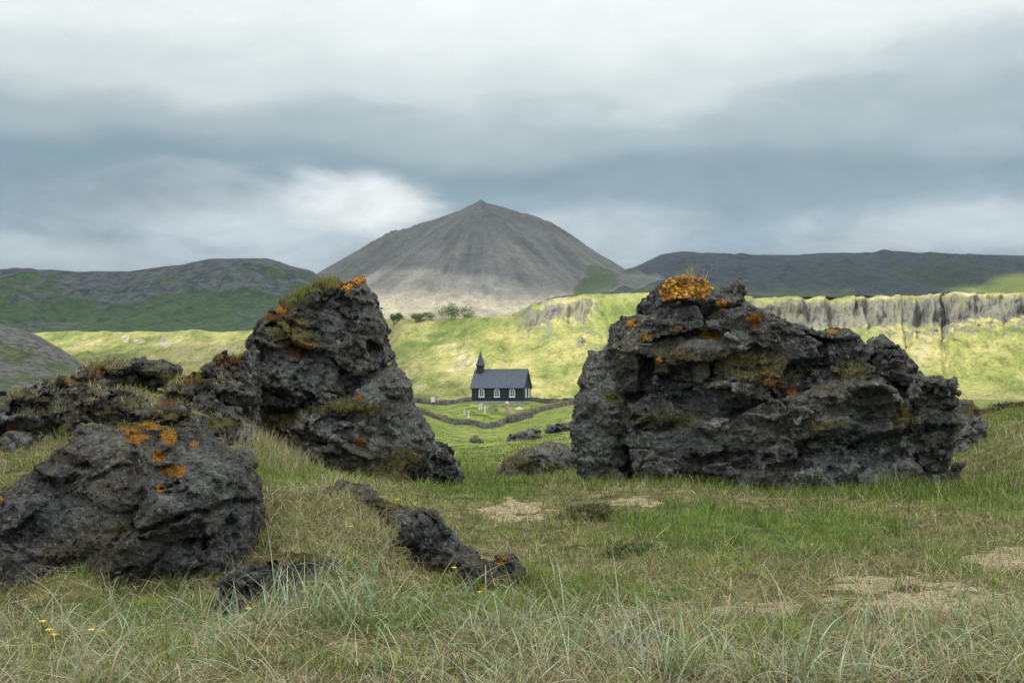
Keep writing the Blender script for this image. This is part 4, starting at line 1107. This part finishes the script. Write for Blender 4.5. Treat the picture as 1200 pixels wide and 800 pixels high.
def turf():
    parts = []
    for (n, Y0, Y1) in ((215000, 7.0, 30), (120000, 12, 34)):
        x, y = scatter(n, Y0, Y1); z = zg(x, y); sand, green = ground_fields(x, y, z)
        nf = fbm2(x, y, 5.0, 2, 3.0); nc = fbm2(x, y, 1.7, 3, 31.0)
        t1_, t2_, tr_, _ = voronoi(np.stack([x * 2.6 + .3 * nc, y * 2.6, 0 * x + .5], -1)); tus = np.clip(1.55 - 1.35 * t1_, .35, 1.5)
        keep = (RNG.random(len(x)) < .35 + .6 * tus) & (RNG.random(len(x)) > np.clip(sand * 1.2, 0, .8)) & (RNG.random(len(x)) < .55 + .9 * nc + .3)
        x, y, z, green, nf, nc, tus, tr_ = [a[keep] for a in (x, y, z, green, nf, nc, tus, tr_)]; n = len(x)
        isg = RNG.random(n) < np.clip(green * .9 + .26 + .3 * nf + .6 * (tr_ - .5), .08, .92)
        ol = RNG.random(n) < .5
        c1 = np.where(isg[:, None], pick(n, GRN), np.where(ol[:, None], pick(n, OLIVE), pick(n, STRAW)))
        br = RNG.random(n) < .07; c1[br] = pick(br.sum(), BROWN)
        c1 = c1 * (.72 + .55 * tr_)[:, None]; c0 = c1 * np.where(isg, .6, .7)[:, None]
        L_ = RNG.uniform(.06, .17, n) * (1 + .8 * np.clip(nc, -.5, 1)) * np.where(isg, 1.1, 1.0) * tus
        wd = np.maximum(RNG.uniform(.0022, .0042, n), .00050 * y)
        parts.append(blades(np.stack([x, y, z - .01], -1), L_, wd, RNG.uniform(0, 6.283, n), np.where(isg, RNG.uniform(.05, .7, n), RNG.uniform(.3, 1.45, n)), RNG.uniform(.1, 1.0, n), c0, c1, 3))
    x, y = scatter(150000, 30, 250, -150, 1400); z = zg(x, y); n = len(x)
    nc = fbm2(x, y, .35, 3, 41.0); nb = fbm2(x, y, .13, 3, 44.0); sel = (RNG.random(n) < .75 + nc) & (y < 236); x, y, z, nc, nb = [a[sel] for a in (x, y, z, nc, nb)]; n = len(x)
    c1 = np.where((RNG.random(n) < .25 - .6 * nb)[:, None], pick(n, OLIVE), pick(n, [(.12, .175, .03), (.15, .20, .04), (.18, .22, .055), (.10, .15, .025)]))
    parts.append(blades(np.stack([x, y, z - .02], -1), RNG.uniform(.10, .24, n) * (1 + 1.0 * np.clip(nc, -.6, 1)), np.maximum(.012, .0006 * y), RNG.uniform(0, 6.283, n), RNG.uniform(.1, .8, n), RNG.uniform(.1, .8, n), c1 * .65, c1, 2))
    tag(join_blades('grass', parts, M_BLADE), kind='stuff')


def dune_grass():
    parts = []
    def clump(px, Yd, nb, L0, L1, pal, w=(.004, .008), lean=(.05, .8), curv=(.2, 1.5), spread=.12, straw=.2):
        g = gz(px, Yd); n = nb
        base = g + np.stack([RNG.normal(0, spread, n), RNG.normal(0, spread, n), np.zeros(n)], -1)
        base[:, 2] = zg(base[:, 0], base[:, 1]) - .01
        c1 = np.where((RNG.random(n) < straw)[:, None], pick(n, STRAW), pick(n, pal))
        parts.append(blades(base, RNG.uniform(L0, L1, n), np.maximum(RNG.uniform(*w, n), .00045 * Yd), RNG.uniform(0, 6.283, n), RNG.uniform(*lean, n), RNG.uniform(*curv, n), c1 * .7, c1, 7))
    for i in range(400):                                           # lyme grass along the near edge
        px = RNG.uniform(-200, 1400); Yd = 1 / RNG.uniform(1 / 10.6, 1 / 7.6)
        if 150 < px < 560 and RNG.random() < .35: Yd = RNG.uniform(9.5, 11.3)
        k_ = RNG.random() ** 2; clump(px, Yd, int(4 + 26 * k_),   .16, .30 + .42 * RNG.random(), BLUE if RNG.random() < .7 else GRN + BLUE, w=(.006, .013), lean=(.05, 1.25), curv=(.2, 1.9), straw=RNG.uniform(.1, .6), spread=.08 + .14 * k_)
    for i in range(70):
        clump(RNG.uniform(-40, 1240), RNG.uniform(9.5, 15), int(RNG.integers(3, 8)), .14, .34, BLUE + GRN, straw=.35, w=(.003, .006))
    for px in np.arange(275, 430, 14): clump(px + RNG.normal(0, 6), RNG.uniform(9.6, 11.0), 8, .3, .68, BLUE, w=(.008, .015))
    for i in range(120):                                           # tall green grass along the foot of the big outcrop
        px = RNG.choice([RNG.uniform(1030, 1180), RNG.uniform(860, 1060), RNG.uniform(690, 860)], p=[.6, .25, .15]); Yd = RNG.uniform(22.0, 23.9)
        clump(px, Yd, 22, .15, .48 if px > 1020 else .3, [(.12, .20, .02), (.16, .24, .03), (.10, .16, .02), (.2, .26, .06)], lean=(.02, .5), curv=(.1, .9), straw=.12, spread=.2)
    for i in range(60):
        px = RNG.uniform(275, 350); Yd = RNG.uniform(17, 23)
        clump(px, Yd, 18, .15, .4, [(.26, .24, .10), (.2, .21, .07), (.3, .27, .14)], lean=(.02, .5), curv=(.1, .7), straw=.4, spread=.2)
    for i in range(60):
        px = RNG.uniform(0, 300); Yd = RNG.uniform(15, 20)
        clump(px, Yd, 10, .08, .2, [(.2, .2, .06), (.16, .17, .05)], straw=.4, spread=.15)
    for i in range(190):                                           # long pale tufts over the mound beside the snaking ridge
        px = RNG.uniform(292, 500); Yd = RNG.uniform(11.9, 15.5)
        clump(px, Yd, 16, .10, .30, OLIVE + [(.36, .34, .2), (.3, .29, .16)], w=(.0025, .005), lean=(.1, 1.2), curv=(.2, 1.6), straw=.5, spread=.14)
    for i in range(90):
        px = RNG.choice([RNG.uniform(420, 700), RNG.uniform(1120, 1240)]); Yd = RNG.uniform(20, 30)
        clump(px, Yd, 16, .1, .32, GRN + OLIVE, lean=(.02, .6), straw=.35, spread=.25)
    n = 20000; x, Yd = scatter(n, 7.2, 15); z = zg(x, Yd); c = pick(n, STRAW + STRAW + BROWN)          # dead blades lying over the turf
    parts.append(blades(np.stack([x, Yd, z + RNG.uniform(.0, .07, n)], -1), RNG.uniform(.10, .36, n), RNG.uniform(.003, .006, n), RNG.uniform(0, 6.283, n), RNG.uniform(.9, 1.6, n), RNG.uniform(-.5, .8, n), c, c * .9, 5))
    n = 5000; px = RNG.uniform(330, 930, n); Yd = RNG.uniform(7.5, 8.25, n); x = (px - 600) / F * Yd; z = zg(x, Yd)
    k = fbm2(x, Yd, 2.5, 3, 51.0) > -.05; x, Yd, z = x[k], Yd[k], z[k]; n = len(x); c = pick(n, BROWN + BROWN + STRAW)
    parts.append(blades(np.stack([x, Yd, z + RNG.uniform(0, .06, n)], -1), RNG.uniform(.06, .2, n), RNG.uniform(.003, .006, n), RNG.uniform(0, 6.283, n), RNG.uniform(.6, 2.0, n), RNG.uniform(-.6, .9, n), c, c, 4))
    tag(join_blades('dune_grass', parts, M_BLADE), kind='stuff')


def rock_grass(rk, spots, n, pal, L0, L1, name='grass_tuft', nz=.25, lean=.8):
    m = blob(rk['px'], rk['py'], spots); ok = np.nonzero((m > 0) & (rk['N'][:, 2] > nz) & (rk['N'][:, 1] < .4))[0]
    if len(ok) < 5: print('no seat for', name, rk['o'].name); return
    i = RNG.choice(ok, n); b = rk['V'][i] + RNG.normal(0, .012, (n, 3)); c = pick(n, pal)
    ob = join_blades(name, [blades(b, RNG.uniform(L0, L1, n), np.full(n, .00050) * b[:, 1], RNG.uniform(0, 6.283, n), RNG.uniform(0, lean, n), RNG.uniform(.1, 1.0, n), c * .65, c, 3)], M_BLADE, rk['o'], rk['org']); tag(ob, kind='stuff')


def rock_lichen(rk, spots, n, size):
    m = blob(rk['px'], rk['py'], spots); ok = np.nonzero((m > .05) & (rk['N'][:, 1] < .35) & (rk['N'][:, 2] > -.3))[0]
    if len(ok) < 5: print('no seat for lichen'); return
    i = RNG.choice(ok, n); a = (np.arange(7) / 7 * 6.283)
    V = []; Q = []; C_ = []
    for j, k in enumerate(i):
        r = size * RNG.uniform(.5, 1.3); c = rk['V'][k] + rk['N'][k] * r * .25
        nn = rk['N'][k]; u = np.cross(nn, [.3, .1, .9]); u /= np.linalg.norm(u); w = np.cross(nn, u)
        for h, f in ((-.3, .8), (.25, 1.0), (.6, .45)):
            rr = r * f * (1 + RNG.normal(0, .28, 7)); V.append(c + nn * h * r + u * (np.cos(a) * rr)[:, None] + w * (np.sin(a) * rr)[:, None])
        b = j * 21
        for t in (0, 7):
            for q in range(7): Q.append((b + t + q, b + t + (q + 1) % 7, b + t + 7 + (q + 1) % 7, b + t + 7 + q))
        for q in (0, 2, 4): Q.append((b + 14 + q, b + 15 + q, b + 14 + (q + 2) % 7, b + 14 + (q + 2) % 7))
        C_.append(np.repeat(pick(1, [(.66, .30, .025), (.55, .21, .02), (.74, .46, .07), (.34, .14, .014), (.22, .15, .03), (.68, .36, .04)]), 21, 0))
    Q = [q for q in Q if len(set(q)) == 4]
    me = np_mesh('lichen', np.concatenate(V) - rk['org'], np.array(Q)); cattr(me, 'col', np.concatenate(C_)); tag(link_mesh('lichen', me, M_BLADE, rk['o']), kind='stuff')


turf(); dune_grass()
MOSSG = [(.17, .20, .04), (.22, .23, .06), (.13, .16, .03), (.26, .24, .10)]
DRYG = [(.22, .19, .09), (.28, .24, .12), (.16, .15, .06), (.13, .14, .04)]
for sp, n in (((800, 424, 66, 16), 1500), ((900, 428, 46, 26), 2200), ((775, 492, 50, 10), 800), ((985, 502, 18, 9), 260), ((1000, 432, 20, 16), 420), ((955, 502, 16, 9), 220)):
    rock_grass(RIGHT, [sp], n, DRYG, .05, .17)
rock_grass(RIGHT, [(815, 328, 20, 12)], 90, STRAW + MOSSG, .12, .36, nz=.0, lean=.4)
for sp, n in (((372, 334, 28, 14), 1700), ((345, 352, 20, 12), 900)): rock_grass(LEFT, [sp], n, MOSSG, .05, .16, lean=.6)
for sp, n in (((415, 478, 60, 12), 800), ((310, 490, 50, 14), 600), ((470, 545, 34, 24), 600)): rock_grass(LEFT, [sp], n, DRYG, .05, .16)
for rk in ROCKS:
    nm = rk['o']['label']
    if 'ridge' in nm or 'rubble' in nm or 'heap' in nm or 'shoulder' in nm or 'hump in' in nm:
        if 'loose' in nm or 'snaking' in nm: continue
        x0, x1, y0, y1 = rk['px'].min(), rk['px'].max(), rk['py'].min(), rk['py'].max()
        for q in range(4): rock_grass(rk, [(RNG.uniform(x0 + .15 * (x1 - x0), x1 - .15 * (x1 - x0)), RNG.uniform(y0, .5 * (y0 + y1)), 20, 16)], 260, DRYG + STRAW[:2], .04, .15, nz=.35)
rock_lichen(RIGHT, [(806, 338, 30, 16), (790, 344, 18, 12)], 900, .030)
rock_lichen(LEFT, [(419, 327, 10, 7), (406, 336, 10, 5)], 130, .028)


# ------------------------------------------------------------------ loose stones, flowers, stalks, shrubs
def stone_mesh(seed, mat=M_ROCK):
    import bmesh
    bm = bmesh.new(); bmesh.ops.create_icosphere(bm, subdivisions=4, radius=1.0)
    V = np.array([v.co[:] for v in bm.verts]); Q = np.array([[v.index for v in f.verts] for f in bm.faces]); bm.free()
    f1, f2, r, t_ = voronoi(V * 1.1 + seed)
    V = V * (1 + .35 * t_ + .25 * (r - .5) - .10 * (1 - smooth(f2 - f1, 0, .12)) + .12 * fbm(V * 2.5 + seed, 4))[:, None] * np.array([1.0, .85, .68])
    me = np_mesh('lava_stone', V, Q); fattr(me, 'fine', np.full(len(V), .35)); fattr(me, 'tone', np.full(len(V), .35 + .2 * (seed % 2))); fattr(me, 'moss', np.full(len(V), .05))
    me.materials.append(mat); return me


def rubble():
    ms = [stone_mesh(k * 3.7 + .5) for k in range(5)]
    rg = np.random.default_rng(3)
    spots = []
    for i in range(46):
        px = rg.uniform(-10, 300); Yd = rg.uniform(16.2, 21.5); spots.append((px, Yd, rg.uniform(.07, .26)))
    proto = None
    for i, (px, Yd, r) in enumerate(spots):
        g = gz(px, Yd)
        if proto is None:
            o = proto = bpy.data.objects.new('lava_stone', ms[0]); COL.objects.link(o)
        else:
            o = proto.copy(); COL.objects.link(o)
            o.data = ms[i % 5]
        o.location = g + np.array([0, 0, r * .25]); o.scale = (r, r, r); o.rotation_euler = (rg.uniform(-.4, .4), rg.uniform(-.4, .4), rg.uniform(0, 6.28))
        tag(o, 'small black lava stone lying on the rubble ridge behind the lichened boulder', 'stone', 'loose stones on the rubble ridge')


rubble()
M_PETAL = mat_plain('yellow_petals', (.70, .52, .02), (.80, .66, .05), 30, .6, 0)
M_STEM = mat_plain('green_stem', (.12, .18, .04), (.18, .24, .06), 30, .7, 0)


def flower(px, py, Yd, label):
    top = P(px, py, Yd); g = np.array([top[0], Yd, float(zg(top[0], Yd))]); h = max(top[2] - g[2], .08)
    root = empty('yellow_flower', g, RNG.uniform(0, 6)); tag(root, label, 'flower', 'yellow flowers in the grass')
    MB().tube([(0.02, 0, -.02), (.01, .005, h * .5), (0, 0, h)], [.0035, .003, .003], 5).build('stem', M_STEM, root)
    m = MB(); n = 7
    for k in range(n):
        a = 2 * math.pi * k / n; ca, sa = math.cos(a), math.sin(a); pr = []
        for (d, w, z) in ((.002, .006, 0), (.016, .014, .008), (.028, .004, .004)):
            pr.append([(d * ca - w * .5 * sa, d * sa + w * .5 * ca, h + z), (d * ca + w * .5 * sa, d * sa - w * .5 * ca, h + z), (d * ca, d * sa, h + z - .003)])
        m.loft(pr)
    m.tube([(0, 0, h - .006), (0, 0, h + .010)], [.010, .007], 7)
    m.build('bloom', M_PETAL, root)


FL = {'yellow flower low in the green grass below the lichened boulder': [(50, 728, 9.6), (57, 738, 9.5), (64, 744, 9.4), (107, 738, 9.5), (118, 739, 9.6)],
      'lone yellow flower among pale blades below the lava ledge': [(291, 713, 10.2)],
      'yellow flower on the dry mound beside the snaking ridge': [(411, 617, 12.6), (532, 665, 11.9), (563, 697, 11.3), (466, 585, 14.0)],
      'yellow flower in short turf in front of the wide outcrop': [(952, 642, 14.4), (876, 722, 10.6)]}
for lb, ps in FL.items():
    for p in ps: flower(*p, lb)


def stalk():
    g = gz(851, 9.6); top = P(857, 676, 9.6) - g; r = empty('dry_grass_stalk', g)
    tag(r, 'single tall pale straw stalk standing upright in the near grass', 'grass stalk')
    M_ST = mat_plain('straw', (.46, .37, .19), (.56, .47, .27), 20, .7, 0)
    MB().tube([(0, 0, -.03), (top[0] * .4, .01, top[2] * .5), (top[0] * .8, .01, top[2] * .72)], [.007, .006, .004], 6).build('stem', M_ST, r, True)
    MB().tube([(top[0] * .8, .01, top[2] * .70), (top[0] * .88, .01, top[2] * .8), (top[0], .01, top[2])], [.005, .009, .003], 6).build('seed_head', M_ST, r, True)


stalk()


def leafy(name, label, cat, px, Yd, w, h, nl, leaf, pal, group=None, seed=0, stems=True):
    """a shrub of many small leaf faces gathered in clumps"""
    rg = np.random.default_rng(seed + 100); g = gz(px, Yd) if Yd < 400 else None
    if g is None: raise ValueError
    root = empty(name, g); tag(root, label, cat, group)
    nc = 16; cc = np.stack([rg.normal(0, w * .26, nc), rg.normal(0, w * .2, nc), rg.uniform(.15, .85, nc) * h], -1); cc[:, 2] *= 1 - .5 * np.clip(np.abs(cc[:, 0]) / w * 2, 0, 1)
    k = rg.integers(0, nc, nl); b = cc[k] + rg.normal(0, 1, (nl, 3)) * np.array([w, w, h]) * .09; b[:, 2] = np.abs(b[:, 2])
    c = pick(nl, pal)
    v, q, cl = blades(b, rg.uniform(.6, 1.4, nl) * leaf, rg.uniform(.25, .5, nl) * leaf, rg.uniform(0, 6.28, nl), rg.uniform(.1, 1.5, nl), rg.uniform(0, 1, nl), c * .8, c, 2)
    join_blades('foliage', [(v, q, cl)], M_BLADE, root)
    if stems:
        m = MB()
        for i in range(nc): m.tube([(cc[i, 0] * .12, cc[i, 1] * .12, -.02), tuple(cc[i] * .55), tuple(cc[i])], [.006, .004, .002], 4)
        tag(m.build('stem', M_STEM, root), kind='stuff')


leafy('grey_shrub', 'pale grey green shrub growing at the foot of the wide outcrop', 'shrub', 945, 23.3, .8, .5, 2600, .07, [(.16, .18, .14), (.22, .24, .19), (.12, .14, .10)])
leafy('heather_bush', 'dark heather bush on the turf beside the bare sand patch', 'shrub', 690, 18.5, .9, .24, 3000, .05, [(.10, .10, .04), (.14, .13, .05), (.07, .08, .03)])
leafy('crowberry_bush', 'low dark green bush hugging the wide outcrop on its open side', 'shrub', 742, 14.2, .7, .14, 2400, .045, [(.08, .11, .03), (.11, .15, .04), (.06, .08, .025)])
leafy('grave_shrub', 'first dark shrub planted inside the churchyard wall bend', 'shrub', 514.5, 267.5, 1.0, .8, 500, .28, [(.03, .06, .02), (.05, .08, .03)], 'dark shrubs in the churchyard')
leafy('grave_shrub', 'second dark shrub nearer the white grave crosses', 'shrub', 522, 267, 1.0, .85, 500, .28, [(.03, .06, .02), (.05, .08, .03)], 'dark shrubs in the churchyard')


leafy('heather_bush', 'wide brown heather patch on the green edge beyond the pale hump', 'shrub', 1186, 62, 3.4, .55, 3500, .16, [(.11, .075, .045), (.15, .105, .06), (.08, .07, .03)])


def brow_scrub(label, px, py0, py1, wpx, Yd, seed):
    """scrub seen against the foot of the grey cone, rooted on the brow of the hillside"""
    rg = np.random.default_rng(seed); c = P(px, py1, Yd); w = wpx / F * Yd; h = (py1 - py0) / F * Yd
    root = empty('scrub', c); tag(root, label, 'scrub', 'green scrub along the brow of the sunlit hillside')
    nc = 9; cc = np.stack([rg.uniform(-.5, .5, nc) * w, rg.uniform(-.3, .3, nc) * w, rg.uniform(.2, .8, nc) * h], -1); cc[:, 2] *= 1 - 1.2 * (cc[:, 0] / w) ** 2
    nl = 1500; k = rg.integers(0, nc, nl); b = cc[k] + rg.normal(0, 1, (nl, 3)) * np.array([w * .10, w * .1, h * .17]); b[:, 2] = np.clip(b[:, 2], -4, None)
    col = pick(nl, [(.17, .24, .06), (.23, .29, .08), (.12, .18, .05)])
    v, q, cl = blades(b, rg.uniform(1.0, 2.2, nl), rg.uniform(.5, 1.1, nl), rg.uniform(0, 6.28, nl), rg.uniform(0, 1.4, nl), rg.uniform(0, 1, nl), col * .8, col, 2)
    join_blades('foliage', [(v, q, cl)], M_BLADE, root)
    m = MB()
    for i in range(nc): m.tube([(cc[i, 0] * .8, cc[i, 1] * .8, -4), tuple(cc[i])], [.25, .1], 5)
    tag(m.build('stem', M_STEM, root), kind='stuff')


brow_scrub('widest and tallest clump of green scrub at the foot of the cone', 532, 358, 375, 40, 1262, 1)
brow_scrub('middle sized clump of green scrub beside the widest one', 497, 367, 374, 26, 1275, 2)
brow_scrub('smallest clump of green scrub nearest the pinnacle', 466, 368, 375, 14, 1300, 3)
